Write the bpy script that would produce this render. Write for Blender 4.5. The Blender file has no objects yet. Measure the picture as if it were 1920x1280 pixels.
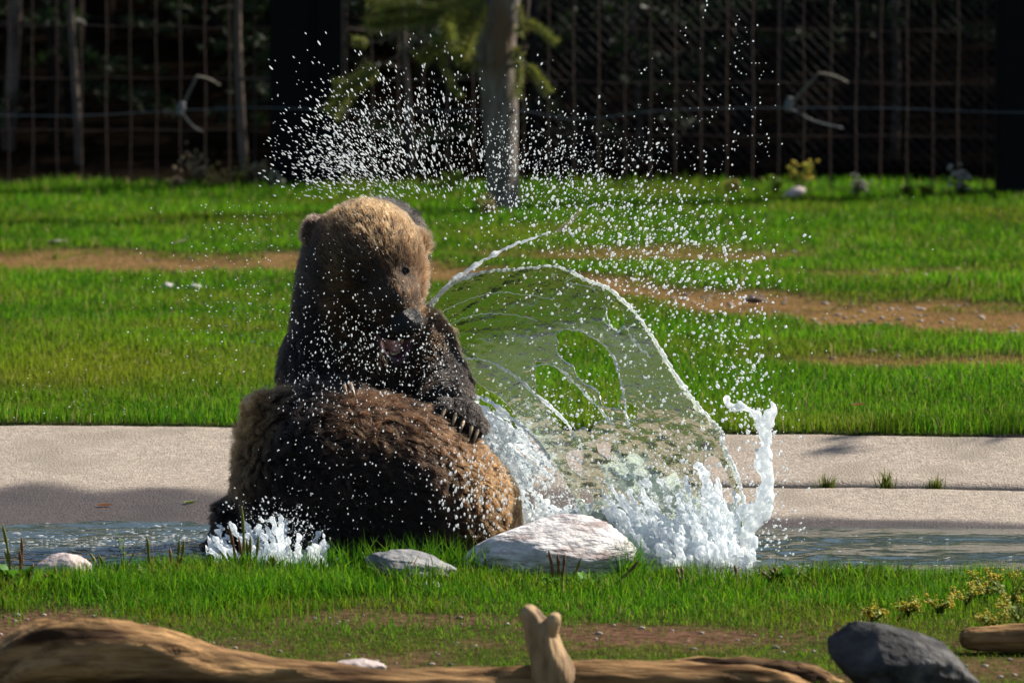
import bpy, bmesh, math, random
import numpy as np
from mathutils import kdtree, Vector
R = np.random.default_rng(7); random.seed(7)
sc = bpy.context.scene; C = sc.collection

# ------------------------------------------------------------------ camera, sky, sun, exposure
CAMY, CAMZ, PITCH, FPX = -22.0, 2.3, 0.0732, 12571.0
S = 22.0/FPX                                   # metres per photograph pixel at the bears
cd = bpy.data.cameras.new('camera'); cam = bpy.data.objects.new('camera', cd); C.objects.link(cam)
cam.location = (0, CAMY, CAMZ); cam.rotation_euler = (math.pi/2-PITCH, 0, 0)
cd.sensor_width = 36; cd.lens = 36*FPX/1920; cd.clip_start = 0.5; cd.clip_end = 2000
cd.dof.use_dof = True; cd.dof.focus_distance = 21.95; cd.dof.aperture_fstop = 6.3
sc.camera = cam
SUN_EL, SUN_AZ = math.radians(39), math.atan2(0.87, 0.49)      # azimuth measured from +Y towards +X
w = bpy.data.worlds.new('World'); sc.world = w; w.use_nodes = True
wn = w.node_tree.nodes; bg = wn['Background']
sky = wn.new('ShaderNodeTexSky'); sky.sky_type = 'NISHITA'; sky.sun_disc = False
sky.sun_elevation = SUN_EL; sky.sun_rotation = SUN_AZ
w.node_tree.links.new(sky.outputs[0], bg.inputs[0]); bg.inputs[1].default_value = 0.065
sl = bpy.data.lights.new('sun', 'SUN'); so = bpy.data.objects.new('sun', sl); C.objects.link(so)
sl.energy = 5.0; sl.angle = math.radians(0.5); sl.color = (1.0, 0.93, 0.82)
TOSUN = Vector((math.sin(SUN_AZ)*math.cos(SUN_EL), math.cos(SUN_AZ)*math.cos(SUN_EL), math.sin(SUN_EL)))
so.rotation_euler = (-TOSUN).to_track_quat('-Z', 'Y').to_euler(); so.location = (6, 6, 12)
vs = sc.view_settings; vs.view_transform = 'Standard'; vs.look = 'None'; vs.exposure = 1.0; vs.gamma = 1.0
vs.use_curve_mapping = False
cy = sc.cycles; cy.use_denoising = True; cy.max_bounces = 10; cy.transparent_max_bounces = 24; cy.transmission_bounces = 8
cy.caustics_reflective = False; cy.caustics_refractive = True; cy.sample_clamp_indirect = 6; cy.blur_glossy = 0.5

# ------------------------------------------------------------------ helpers
def ray(px, py):
    px = np.asarray(px, float); py = np.asarray(py, float)
    a = (px-960)/FPX; b = (640-py)/FPX
    return np.stack([a, math.cos(PITCH)+b*math.sin(PITCH), -math.sin(PITCH)+b*math.cos(PITCH)], -1)
def at(px, py, y):
    d = ray(px, py); t = (np.asarray(y, float)-CAMY)/d[..., 1]
    return np.array([0, CAMY, CAMZ])+d*t[..., None]
def on_z(px, py, z):
    d = ray(px, py); t = (z-CAMZ)/d[..., 2]
    return np.array([0, CAMY, CAMZ])+d*t[..., None]
def sstep(a, b, x):
    t = np.clip((x-a)/(b-a), 0, 1); return t*t*(3-2*t)
def hash3(ix, iy, iz):
    h = (ix.astype(np.int64)*374761393+iy.astype(np.int64)*668265263+iz.astype(np.int64)*2147483647) & 0xffffffff
    h = ((h ^ (h >> 13))*1274126177) & 0xffffffff
    h = (h ^ (h >> 16)) & 0xffffffff
    return h.astype(float)/4294967295.0*2-1
def noise(p, scale=1.0, octv=3, off=0.0):
    p = np.asarray(p, float)*scale+off; out = 0; amp = 1.0; tot = 0
    for o in range(octv):
        i = np.floor(p); f = p-i; f = f*f*(3-2*f); i = i.astype(np.int64); v = 0
        for dx in (0, 1):
            wx = f[..., 0] if dx else 1-f[..., 0]
            for dy in (0, 1):
                wy = f[..., 1] if dy else 1-f[..., 1]
                for dz in (0, 1):
                    wz = f[..., 2] if dz else 1-f[..., 2]
                    v = v+wx*wy*wz*hash3(i[..., 0]+dx, i[..., 1]+dy, i[..., 2]+dz)
        out = out+v*amp; tot += amp; amp *= 0.5; p = p*2.03+17.3
    return out/tot
def n2(x, y, scale, octv=3, off=0.0):
    return noise(np.stack([x, y, np.zeros_like(x)+0.37], -1), scale, octv, off)

def mesh_np(name, V, F, smooth=True, col=None):
    """V (n,3); F (m,3) or (m,4) or a list of such arrays"""
    V = np.asarray(V, np.float32)
    Fs = [np.asarray(f, np.int32) for f in (F if isinstance(F, list) else [F]) if len(f)]
    me = bpy.data.meshes.new(name)
    nl = sum(f.size for f in Fs); npoly = sum(len(f) for f in Fs)
    me.vertices.add(len(V)); me.vertices.foreach_set('co', V.ravel())
    me.loops.add(nl); me.polygons.add(npoly)
    me.loops.foreach_set('vertex_index', np.concatenate([f.ravel() for f in Fs]))
    st = []; s = 0
    for f in Fs:
        st.append(s+np.arange(len(f))*f.shape[1]); s += f.size
    me.polygons.foreach_set('loop_start', np.concatenate(st).astype(np.int32))
    me.polygons.foreach_set('use_smooth', np.full(npoly, smooth))
    me.update(calc_edges=True)
    if col is not None:
        a = me.attributes.new('col', 'FLOAT_COLOR', 'POINT')
        cc = np.ones((len(V), 4), np.float32); cc[:, :3] = col; a.data.foreach_set('color', cc.ravel())
    return me
def obj(name, me, mat=None, parent=None):
    o = bpy.data.objects.new(name, me); C.objects.link(o)
    if mat is not None and me is not None and len(me.materials) == 0: me.materials.append(mat)
    if parent is not None:
        o.parent = parent
        o.matrix_parent_inverse = parent.matrix_basis.inverted()
    return o
def tag(o, label=None, cat=None, group=None, kind=None):
    if label: o['label'] = label
    if cat: o['category'] = cat
    if group: o['group'] = group
    if kind: o['kind'] = kind
    return o
def thing(name, label, cat, loc=(0, 0, 0), group=None):
    o = bpy.data.objects.new(name, None); C.objects.link(o); o.location = [float(v) for v in loc]; o.empty_display_size = 0.05
    return tag(o, label, cat, group)
class MB:
    def __init__(s): s.V = []; s.T = []; s.Q = []; s.C = []; s.n = 0
    def add(s, V, T=None, Q=None, col=None):
        V = np.asarray(V, float)
        if T is not None and len(T): s.T.append(np.asarray(T)+s.n)
        if Q is not None and len(Q): s.Q.append(np.asarray(Q)+s.n)
        s.V.append(V)
        if col is not None: s.C.append(np.broadcast_to(np.asarray(col, float), V.shape))
        s.n += len(V); return s
    def mesh(s, name, smooth=True):
        F = []
        if s.T: F.append(np.concatenate(s.T))
        if s.Q: F.append(np.concatenate(s.Q))
        return mesh_np(name, np.concatenate(s.V), F, smooth, np.concatenate(s.C) if s.C else None)
def tube(P, rad, n=10, cap=True):
    """closed tube through points P with radii; returns V, T, Q"""
    P = np.asarray(P, float); m = len(P); rad = np.broadcast_to(np.asarray(rad, float), (m,))
    t = np.gradient(P, axis=0); t /= np.linalg.norm(t, axis=1)[:, None]+1e-9
    ref = np.array([0, 0, 1.0]) if abs(t[0, 2]) < 0.9 else np.array([1.0, 0, 0])
    a = np.cross(t, ref); a /= np.linalg.norm(a, axis=1)[:, None]+1e-9; b = np.cross(t, a)
    th = np.arange(n)*2*np.pi/n
    V = P[:, None, :]+rad[:, None, None]*(np.cos(th)[None, :, None]*a[:, None, :]+np.sin(th)[None, :, None]*b[:, None, :])
    V = V.reshape(-1, 3)
    i = np.arange(m-1)[:, None]*n; j = np.arange(n)[None, :]; k = (j+1) % n
    Q = np.stack([i+j, i+k, i+n+k, i+n+j], -1).reshape(-1, 4)
    T = np.zeros((0, 3), int)
    if cap:
        V = np.vstack([V, P[0], P[-1]]); c0 = m*n; jj = np.arange(n); kk = (jj+1) % n
        T = np.vstack([np.stack([np.full(n, c0), kk, jj], -1), np.stack([np.full(n, c0+1), (m-1)*n+jj, (m-1)*n+kk], -1)])
    return V, T, Q
def spline(P, m):
    """Catmull-Rom resample; P (k,d)"""
    P = np.asarray(P, float); k = len(P)
    E = np.vstack([2*P[0]-P[1], P, 2*P[-1]-P[-2]]); u = np.linspace(0, k-1-1e-6, m); i = u.astype(int); t = (u-i)[:, None]
    a, b, c, d = E[i], E[i+1], E[i+2], E[i+3]
    return 0.5*(2*b+(c-a)*t+(2*a-5*b+4*c-d)*t*t+(3*b-a-3*c+d)*t**3)
def box(x0, x1, y0, y1, z0, z1):
    V = np.array([[x, y, z] for z in (z0, z1) for y in (y0, y1) for x in (x0, x1)], float)
    Q = np.array([[0, 2, 3, 1], [4, 5, 7, 6], [0, 1, 5, 4], [2, 6, 7, 3], [0, 4, 6, 2], [1, 3, 7, 5]])
    return V, Q
_ico = {}
def ico(sub):
    if sub not in _ico:
        bm = bmesh.new(); bmesh.ops.create_icosphere(bm, subdivisions=sub, radius=1)
        bm.verts.ensure_lookup_table()
        _ico[sub] = (np.array([v.co for v in bm.verts]), np.array([[v.index for v in f.verts] for f in bm.faces])); bm.free()
    return _ico[sub]
def grid_faces(nx, ny):
    i = np.arange(ny-1)[:, None]*nx; j = np.arange(nx-1)[None, :]
    return np.stack([i+j, i+j+1, i+nx+j+1, i+nx+j], -1).reshape(-1, 4)

# ------------------------------------------------------------------ materials
def mat(name, c1, c2=None, scale=8, rough=0.8, bump=0.0, bscale=40, stretch=(1, 1, 1), spec=0.3, detail=6, attr=False, transl=0.0, c3=None, s3=2.0, coat=0):
    m = bpy.data.materials.new(name); m.use_nodes = True; nt = m.node_tree; N = nt.nodes; L = nt.links
    b = N['Principled BSDF']; b.inputs['Roughness'].default_value = rough; b.inputs['Specular IOR Level'].default_value = spec
    b.inputs['Coat Weight'].default_value = coat
    tc = N.new('ShaderNodeTexCoord'); mp = N.new('ShaderNodeMapping'); mp.inputs['Scale'].default_value = stretch
    L.new(tc.outputs['Object'], mp.inputs[0])
    if attr:
        at_ = N.new('ShaderNodeAttribute'); at_.attribute_name = 'col'; csock = at_.outputs['Color']
        if c2 is not None:      # multiply by a mild noise
            nz = N.new('ShaderNodeTexNoise'); nz.inputs['Scale'].default_value = scale; nz.inputs['Detail'].default_value = detail
            L.new(mp.outputs[0], nz.inputs['Vector'])
            rp = N.new('ShaderNodeValToRGB'); rp.color_ramp.elements[0].color = (*c1, 1); rp.color_ramp.elements[1].color = (*c2, 1)
            rp.color_ramp.elements[0].position = 0.35; rp.color_ramp.elements[1].position = 0.65
            L.new(nz.outputs['Fac'], rp.inputs[0])
            mx = N.new('ShaderNodeMix'); mx.data_type = 'RGBA'; mx.blend_type = 'MULTIPLY'; mx.inputs[0].default_value = 1
            L.new(csock, mx.inputs[6]); L.new(rp.outputs[0], mx.inputs[7]); csock = mx.outputs[2]
        L.new(csock, b.inputs['Base Color'])
    elif c2 is not None:
        nz = N.new('ShaderNodeTexNoise'); nz.inputs['Scale'].default_value = scale; nz.inputs['Detail'].default_value = detail
        nz.inputs['Roughness'].default_value = 0.65
        L.new(mp.outputs[0], nz.inputs['Vector'])
        rp = N.new('ShaderNodeValToRGB'); rp.color_ramp.elements[0].color = (*c1, 1); rp.color_ramp.elements[1].color = (*c2, 1)
        rp.color_ramp.elements[0].position = 0.33; rp.color_ramp.elements[1].position = 0.67
        L.new(nz.outputs['Fac'], rp.inputs[0]); csock = rp.outputs[0]
        if c3 is not None:
            n3 = N.new('ShaderNodeTexNoise'); n3.inputs['Scale'].default_value = s3; n3.inputs['Detail'].default_value = 4
            L.new(mp.outputs[0], n3.inputs['Vector'])
            r3 = N.new('ShaderNodeValToRGB'); r3.color_ramp.elements[0].position = 0.52; r3.color_ramp.elements[1].position = 0.66
            L.new(n3.outputs['Fac'], r3.inputs[0])
            mx = N.new('ShaderNodeMix'); mx.data_type = 'RGBA'; L.new(r3.outputs[0], mx.inputs[0]); L.new(csock, mx.inputs[6])
            mx.inputs[7].default_value = (*c3, 1); csock = mx.outputs[2]
        L.new(csock, b.inputs['Base Color'])
    else:
        b.inputs['Base Color'].default_value = (*c1, 1); csock = None
    if bump:
        nb = N.new('ShaderNodeTexNoise'); nb.inputs['Scale'].default_value = bscale; nb.inputs['Detail'].default_value = 8
        L.new(mp.outputs[0], nb.inputs['Vector'])
        bp = N.new('ShaderNodeBump'); bp.inputs['Strength'].default_value = bump; bp.inputs['Distance'].default_value = 0.02
        L.new(nb.outputs['Fac'], bp.inputs['Height']); L.new(bp.outputs[0], b.inputs['Normal'])
    if transl:
        tr = N.new('ShaderNodeBsdfTranslucent'); ms = N.new('ShaderNodeMixShader'); ms.inputs[0].default_value = transl
        if csock is not None: L.new(csock, tr.inputs[0])
        else: tr.inputs[0].default_value = (*c1, 1)
        L.new(b.outputs[0], ms.inputs[1]); L.new(tr.outputs[0], ms.inputs[2]); L.new(ms.outputs[0], N['Material Output'].inputs[0])
    return m
M = {}
M['ground'] = mat('ground_soil', (0.55, 0.55, 0.55), (1.3, 1.25, 1.2), 30, 0.95, 0.6, 60, attr=True, spec=0.0)
M['grass'] = mat('grass_blade', (0, 0, 0), None, rough=0.6, attr=True, transl=0.5, spec=0.08)
M['leaf'] = mat('leaf', (0, 0, 0), None, rough=0.5, attr=True, transl=0.35, spec=0.3)
M['bark'] = mat('pine_bark', (0.075, 0.06, 0.05), (0.21, 0.18, 0.155), 14, 0.9, 0.9, 30, (1.6, 1.6, 0.45), c3=(0.12, 0.075, 0.04), s3=3)
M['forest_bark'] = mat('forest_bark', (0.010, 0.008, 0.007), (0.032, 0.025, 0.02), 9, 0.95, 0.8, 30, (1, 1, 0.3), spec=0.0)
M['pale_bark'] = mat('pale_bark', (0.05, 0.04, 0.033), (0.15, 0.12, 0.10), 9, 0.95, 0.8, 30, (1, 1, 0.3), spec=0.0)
M['steel'] = mat('dark_painted_steel', (0.0015, 0.002, 0.003), (0.003, 0.004, 0.006), 5, 0.6, 0.1, 60, spec=0.08)
M['wire'] = mat('rusty_wire', (0.032, 0.022, 0.018), (0.085, 0.058, 0.048), 22, 0.75, 0.3, 200, spec=0.1)
M['chain'] = mat('dull_chain_link', (0.012, 0.011, 0.012), (0.03, 0.028, 0.029), 30, 0.7, spec=0.05)
M['insul'] = mat('grey_insulator', (0.07, 0.075, 0.08), (0.16, 0.16, 0.16), 30, 0.6)
M['rod'] = mat('pale_bracket_rod', (0.06, 0.052, 0.04), (0.14, 0.12, 0.09), 40, 0.6)
M['ewire'] = mat('galvanised_wire', (0.10, 0.12, 0.14), (0.17, 0.19, 0.21), 40, 0.5)
M['driftwood'] = mat('driftwood', (0.060, 0.026, 0.009), (0.40, 0.235, 0.10), 17, 0.85, 1.0, 30, (0.2, 1.6, 1.6), c3=(0.035, 0.017, 0.008), s3=8, spec=0.1)
M['driftwood_pale'] = mat('driftwood_pale', (0.15, 0.085, 0.038), (0.45, 0.30, 0.155), 12, 0.8, 0.9, 24, (1.2, 1.2, 0.35), c3=(0.11, 0.065, 0.035), s3=9)
M['rock_white'] = mat('pale_rock', (0.30, 0.275, 0.275), (0.74, 0.70, 0.67), 10, 0.75, 1.0, 26, (1, 1, 3.2), c3=(0.27, 0.21, 0.20), s3=8)
M['rock_pink'] = mat('pinkish_rock', (0.34, 0.27, 0.255), (0.46, 0.385, 0.36), 11, 0.85, 0.6, 30)
M['rock_grey'] = mat('grey_rock', (0.07, 0.073, 0.08), (0.30, 0.295, 0.29), 8, 0.85, 0.8, 26)
M['rock_dark'] = mat('dark_rock', (0.022, 0.022, 0.023), (0.075, 0.072, 0.070), 14, 0.9, 1.0, 34, c3=(0.12, 0.115, 0.11), s3=7, spec=0.1)
M['claw'] = mat('claw_horn', (0.17, 0.10, 0.05), (0.40, 0.28, 0.165), 60, 0.35, spec=0.5)
M['nose'] = mat('wet_nose', (0.004, 0.004, 0.0045), (0.008, 0.0075, 0.008), 60, 0.3, 0.5, 320, spec=0.28)
M['eye'] = mat('eye', (0.008, 0.005, 0.004), rough=0.06, spec=0.6)
M['lid'] = mat('eyelid_skin', (0.008, 0.005, 0.004), (0.014, 0.009, 0.007), 60, 0.7, spec=0.15)
M['tooth'] = mat('tooth', (0.62, 0.47, 0.26), (0.8, 0.68, 0.46), 60, 0.3, spec=0.5)
M['tongue'] = mat('tongue', (0.34, 0.16, 0.17), (0.52, 0.30, 0.27), 50, 0.3, 0.3, 120, spec=0.5)
M['lip'] = mat('lip', (0.075, 0.04, 0.068), (0.17, 0.095, 0.145), 30, 0.22, 0.2, 90, spec=0.6)
M['skin'] = mat('bear_skin', (0, 0, 0), None, rough=0.7, attr=True)
def concrete_mat():
    m = mat('concrete', (0.22, 0.18, 0.145), (0.40, 0.335, 0.27), 42, 0.85, 0.5, 120, c3=(0.25, 0.21, 0.165), s3=3.5)
    nt = m.node_tree; N = nt.nodes; L = nt.links; b = N['Principled BSDF']
    src = b.inputs['Base Color'].links[0].from_socket
    a = N.new('ShaderNodeAttribute'); a.attribute_name = 'col'
    sx = N.new('ShaderNodeSeparateColor'); L.new(a.outputs['Color'], sx.inputs[0])
    vo = N.new('ShaderNodeTexVoronoi'); vo.inputs['Scale'].default_value = 80; tc = N.new('ShaderNodeTexCoord'); L.new(tc.outputs['Object'], vo.inputs['Vector'])
    rp = N.new('ShaderNodeValToRGB'); e = rp.color_ramp.elements; e[0].color = (0.38, 0.37, 0.36, 1); e[1].color = (1, 1, 1, 1); e[0].position = 0.05; e[1].position = 0.3
    L.new(vo.outputs['Distance'], rp.inputs[0])
    mu = N.new('ShaderNodeMix'); mu.data_type = 'RGBA'; mu.blend_type = 'MULTIPLY'; mu.inputs[0].default_value = 0.7
    L.new(src, mu.inputs[6]); L.new(rp.outputs[0], mu.inputs[7])
    wet = N.new('ShaderNodeMix'); wet.data_type = 'RGBA'; wet.blend_type = 'MULTIPLY'
    L.new(sx.outputs[0], wet.inputs[0]); L.new(mu.outputs[2], wet.inputs[6]); wet.inputs[7].default_value = (0.23, 0.215, 0.225, 1)
    L.new(wet.outputs[2], b.inputs['Base Color'])
    mr = N.new('ShaderNodeMapRange'); mr.inputs[3].default_value = 0.88; mr.inputs[4].default_value = 0.42
    L.new(sx.outputs[0], mr.inputs[0]); L.new(mr.outputs[0], b.inputs['Roughness'])
    b.inputs['Specular IOR Level'].default_value = 0.22
    return m
M['concrete'] = concrete_mat()
def water_mat():
    m = bpy.data.materials.new('stream_water'); m.use_nodes = True; nt = m.node_tree; N = nt.nodes; L = nt.links; b = N['Principled BSDF']
    b.inputs['Base Color'].default_value = (0.035, 0.05, 0.045, 1); b.inputs['Roughness'].default_value = 0.04; b.inputs['IOR'].default_value = 1.33
    tc = N.new('ShaderNodeTexCoord'); mp = N.new('ShaderNodeMapping'); mp.inputs['Scale'].default_value = (1, 1.1, 1); L.new(tc.outputs['Object'], mp.inputs[0])
    n1 = N.new('ShaderNodeTexNoise'); n1.inputs['Scale'].default_value = 28; n1.inputs['Detail'].default_value = 4; L.new(mp.outputs[0], n1.inputs['Vector'])
    bp = N.new('ShaderNodeBump'); bp.inputs['Strength'].default_value = 0.22; bp.inputs['Distance'].default_value = 0.008
    L.new(n1.outputs['Fac'], bp.inputs['Height']); L.new(bp.outputs[0], b.inputs['Normal'])
    return m
M['water'] = water_mat()
def froth_mat(name, white, rough=0.12, tr=0.35):
    """aerated water, or drops whitened to stand for sun glints: white scattering mixed with clear glossy water"""
    m = bpy.data.materials.new(name); m.use_nodes = True; nt = m.node_tree; N = nt.nodes; L = nt.links; out = N['Material Output']
    b = N['Principled BSDF']; b.inputs['Base Color'].default_value = (0.86, 0.92, 0.96, 1); b.inputs['Roughness'].default_value = rough; b.inputs['IOR'].default_value = 1.33
    t = N.new('ShaderNodeBsdfTranslucent'); t.inputs[0].default_value = (0.95, 0.97, 0.98, 1)
    m1 = N.new('ShaderNodeMixShader'); m1.inputs[0].default_value = 0.62; L.new(b.outputs[0], m1.inputs[1]); L.new(t.outputs[0], m1.inputs[2])
    g = N.new('ShaderNodeBsdfTransparent'); g.inputs[0].default_value = (0.95, 0.98, 0.98, 1)
    gl = N.new('ShaderNodeBsdfGlossy'); gl.inputs['Roughness'].default_value = 0.03
    fr = N.new('ShaderNodeFresnel'); fr.inputs[0].default_value = 1.33
    m2 = N.new('ShaderNodeMixShader'); L.new(fr.outputs[0], m2.inputs[0]); L.new(g.outputs[0], m2.inputs[1]); L.new(gl.outputs[0], m2.inputs[2])
    m3 = N.new('ShaderNodeMixShader'); m3.inputs[0].default_value = white; L.new(m2.outputs[0], m3.inputs[1]); L.new(m1.outputs[0], m3.inputs[2])
    if tr:      # uneven aeration
        tc = N.new('ShaderNodeTexCoord'); nz = N.new('ShaderNodeTexNoise'); nz.inputs['Scale'].default_value = 48; nz.inputs['Detail'].default_value = 6
        L.new(tc.outputs['Object'], nz.inputs['Vector'])
        mr = N.new('ShaderNodeMapRange'); mr.inputs[1].default_value = 0.38; mr.inputs[2].default_value = 0.6; mr.inputs[3].default_value = max(0, white-tr); mr.inputs[4].default_value = min(1, white+tr)
        L.new(nz.outputs['Fac'], mr.inputs[0]); L.new(mr.outputs[0], m3.inputs[0])
    L.new(m3.outputs[0], out.inputs[0]); return m
M['froth'] = froth_mat('white_water', 0.82, tr=0.25)
M['rim'] = froth_mat('splash_rim', 0.78, tr=0.28)
M['drop'] = froth_mat('water_drop', 0.62, tr=0)  # white share paints sun glints into the drops; foam flecks use it too
def sheet_mat():
    m = bpy.data.materials.new('clear_water_sheet'); m.use_nodes = True; nt = m.node_tree; N = nt.nodes; L = nt.links; out = N['Material Output']
    N.remove(N['Principled BSDF'])
    g = N.new('ShaderNodeBsdfRefraction'); g.inputs['IOR'].default_value = 1.33; g.inputs['Roughness'].default_value = 0.13; g.inputs[0].default_value = (0.93, 0.955, 0.86, 1)
    t = N.new('ShaderNodeBsdfTransparent'); t.inputs[0].default_value = (0.93, 0.97, 0.90, 1)
    gl = N.new('ShaderNodeBsdfGlossy'); gl.inputs['Roughness'].default_value = 0.05; fr = N.new('ShaderNodeFresnel'); fr.inputs[0].default_value = 1.2
    ms0 = N.new('ShaderNodeMixShader'); ms0.inputs[0].default_value = 0.86; L.new(t.outputs[0], ms0.inputs[1]); L.new(g.outputs[0], ms0.inputs[2])
    ms = N.new('ShaderNodeMixShader'); L.new(fr.outputs[0], ms.inputs[0]); L.new(ms0.outputs[0], ms.inputs[1]); L.new(gl.outputs[0], ms.inputs[2])
    L.new(ms.outputs[0], out.inputs[0])
    tc = N.new('ShaderNodeTexCoord'); nz = N.new('ShaderNodeTexNoise'); nz.inputs['Scale'].default_value = 26; nz.inputs['Detail'].default_value = 3
    L.new(tc.outputs['Object'], nz.inputs['Vector'])
    bp = N.new('ShaderNodeBump'); bp.inputs['Strength'].default_value = 0.55; bp.inputs['Distance'].default_value = 0.012
    L.new(nz.outputs['Fac'], bp.inputs['Height']); L.new(bp.outputs[0], g.inputs['Normal'])
    return m
M['sheet'] = sheet_mat()
def fur_mat(name, rough=0.46, radial=0.42, coat=0.0):
    m = bpy.data.materials.new(name); m.use_nodes = True; nt = m.node_tree; N = nt.nodes; L = nt.links; N.remove(N['Principled BSDF'])
    h = N.new('ShaderNodeBsdfHairPrincipled'); h.model = 'CHIANG'; h.parametrization = 'COLOR'
    h.inputs['Roughness'].default_value = rough; h.inputs['Radial Roughness'].default_value = radial; h.inputs['Coat'].default_value = coat
    h.inputs['Random Roughness'].default_value = 0.3; h.inputs['IOR'].default_value = 1.40
    a = N.new('ShaderNodeAttribute'); a.attribute_name = 'root_col'; b = N.new('ShaderNodeAttribute'); b.attribute_name = 'tip_col'
    hi = N.new('ShaderNodeHairInfo'); mx = N.new('ShaderNodeMix'); mx.data_type = 'RGBA'
    L.new(hi.outputs['Intercept'], mx.inputs[0]); L.new(a.outputs['Color'], mx.inputs[6]); L.new(b.outputs['Color'], mx.inputs[7])
    L.new(mx.outputs[2], h.inputs['Color']); L.new(h.outputs[0], N['Material Output'].inputs[0]); return m
M['fur'] = fur_mat('bear_fur')

# ------------------------------------------------------------------ terrain
def y_edge(x): return 2.24-0.143*x
Y_WATER = 0.65
def dirt_line(x): return np.interp(x, [-6, -3, -1, 0.3, 1.2, 2.3, 4, 8], [12.2, 12.0, 11.7, 10.3, 8.6, 7.5, 6.6, 5.5])
def dirt_mask(x, y):
    n = n2(x, y, 0.9, 3); n_ = n2(x, y, 3.5, 2, 9)
    c = dirt_line(x)+n*0.35; hw = np.interp(x, [-6, 0, 2, 6], [0.78, 0.85, 1.15, 1.25])
    a = 1-sstep(0.55, 1.15, np.abs(y-c)/hw+n_*0.65+n2(x, y, 9, 2, 3)*0.5)
    b = (1-sstep(0.4, 1.1, np.hypot((x-1.75)/0.8, (y-5.35)/0.55)+n_*0.4))*0.75
    d = (1-sstep(0.4, 1.0, np.hypot((x-0.75)/1.3, (y-12.4)/0.9)+n_*0.5))*0.7
    e = (1-sstep(0.4, 1.0, np.hypot((x-1.9)/0.8, (y-11.0)/0.5)+n_*0.5))*0.5
    return np.clip(np.maximum.reduce([a, b, d, e]), 0, 1)
def near_bare(x, y):
    n = n2(x, y, 2.2, 3, 4); n_ = n2(x, y, 9, 2, 5)
    a = 1-sstep(0.4, 1.0, np.hypot((x-0.44)/0.45, (y+2.9)/0.3)+n*0.5+n_*0.4)
    b = 1-sstep(0.4, 1.0, np.hypot((x+1.4)/0.35, (y+2.9)/0.6)+n*0.5+n_*0.4)
    c = (1-sstep(0.3, 1.0, np.hypot((x+0.35)/0.4, (y+2.55)/0.2)+n*0.5+n_*0.4))*0.8
    d = sstep(-0.1, 0.35, n+n_*0.4)*sstep(-2.4, -3.2, y)*0.75
    return np.clip(np.maximum.reduce([a, b, c, d]), 0, 1)
def bank_edge(x): return -1.42+0.06*np.sin(x*2.1+0.6)+0.04*np.sin(x*5.3)
def ground_z(x, y):
    x = np.asarray(x, float); y = np.asarray(y, float)
    be = bank_edge(x); ye = y_edge(x)
    bank = 0.055+0.018*n2(x, y, 1.3, 3)+0.03*np.exp(-((y-be+0.4)/0.35)**2)*sstep(0.3, -0.5, x)
    bed = -0.32+0.02*n2(x, y, 3, 2)
    lawn = 0.205+0.022*n2(x, y, 0.45, 3, 3)*sstep(0, 2, y-ye)+0.0015*(y-2)
    lawn = lawn-0.03*dirt_mask(x, y)*(y > ye+1)
    far = 0.235+0.028*np.clip(y-20, 0, 60)+0.35*np.clip(y-80, 0, 40)
    lawn = np.where(y > 19, far+0.02*n2(x, y, 0.5, 2), lawn)
    z = np.where(y < -0.4, bed+(bank-bed)*(1-sstep(be-0.10, be+0.10, y)), bed)
    t = sstep(ye-0.10, ye-0.005, y)
    return np.where(y > 0.2, bed*(1-t)+lawn*t, z)
def axis(parts):
    return np.unique(np.concatenate([np.arange(a, b, s) for a, b, s in parts]))
xs = axis([(-900, -100, 100), (-100, -20, 10), (-20, -6, 1.0), (-6, 6.01, 0.07), (7, 20, 1), (20, 100, 10), (100, 901, 100)])
ys = axis([(-400, -40, 60), (-40, -8, 2), (-8, -5, 0.25), (-5, -2, 0.09), (-2, -1.1, 0.04), (-1.1, 1.6, 0.2), (1.6, 3.2, 0.03), (3.2, 19, 0.14), (19, 30, 0.4), (30, 100, 3), (100, 1500, 100)])
X, Y = np.meshgrid(xs, ys); Z = ground_z(X, Y)
dm = dirt_mask(X, Y); nb = near_bare(X, Y); nn = n2(X, Y, 5, 3, 2)
gcol = np.zeros(X.shape+(3,)); gcol[:] = (0.035, 0.045, 0.014)
gcol = gcol*(1-dm[..., None])+dm[..., None]*np.array([0.16, 0.095, 0.045])*(1+0.35*nn[..., None])
nearf = ((Y < -1.0)*1.0)[..., None]
gcol = gcol*(1-nearf)+nearf*(np.array([0.045, 0.045, 0.015])*(1-nb[..., None])+nb[..., None]*np.array([0.095, 0.055, 0.036]))
bedf = ((Y > -1.35) & (Y < 2.0))[..., None]*1.0
gcol = gcol*(1-bedf)+bedf*np.array([0.05, 0.045, 0.04])
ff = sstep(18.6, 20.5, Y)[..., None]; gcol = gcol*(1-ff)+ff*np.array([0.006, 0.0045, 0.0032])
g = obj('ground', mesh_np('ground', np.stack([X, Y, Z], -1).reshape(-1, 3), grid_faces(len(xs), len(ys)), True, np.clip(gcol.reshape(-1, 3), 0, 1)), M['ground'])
tag(g, 'grassy ground with a stream channel cut through it', 'ground', kind='structure')

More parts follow.
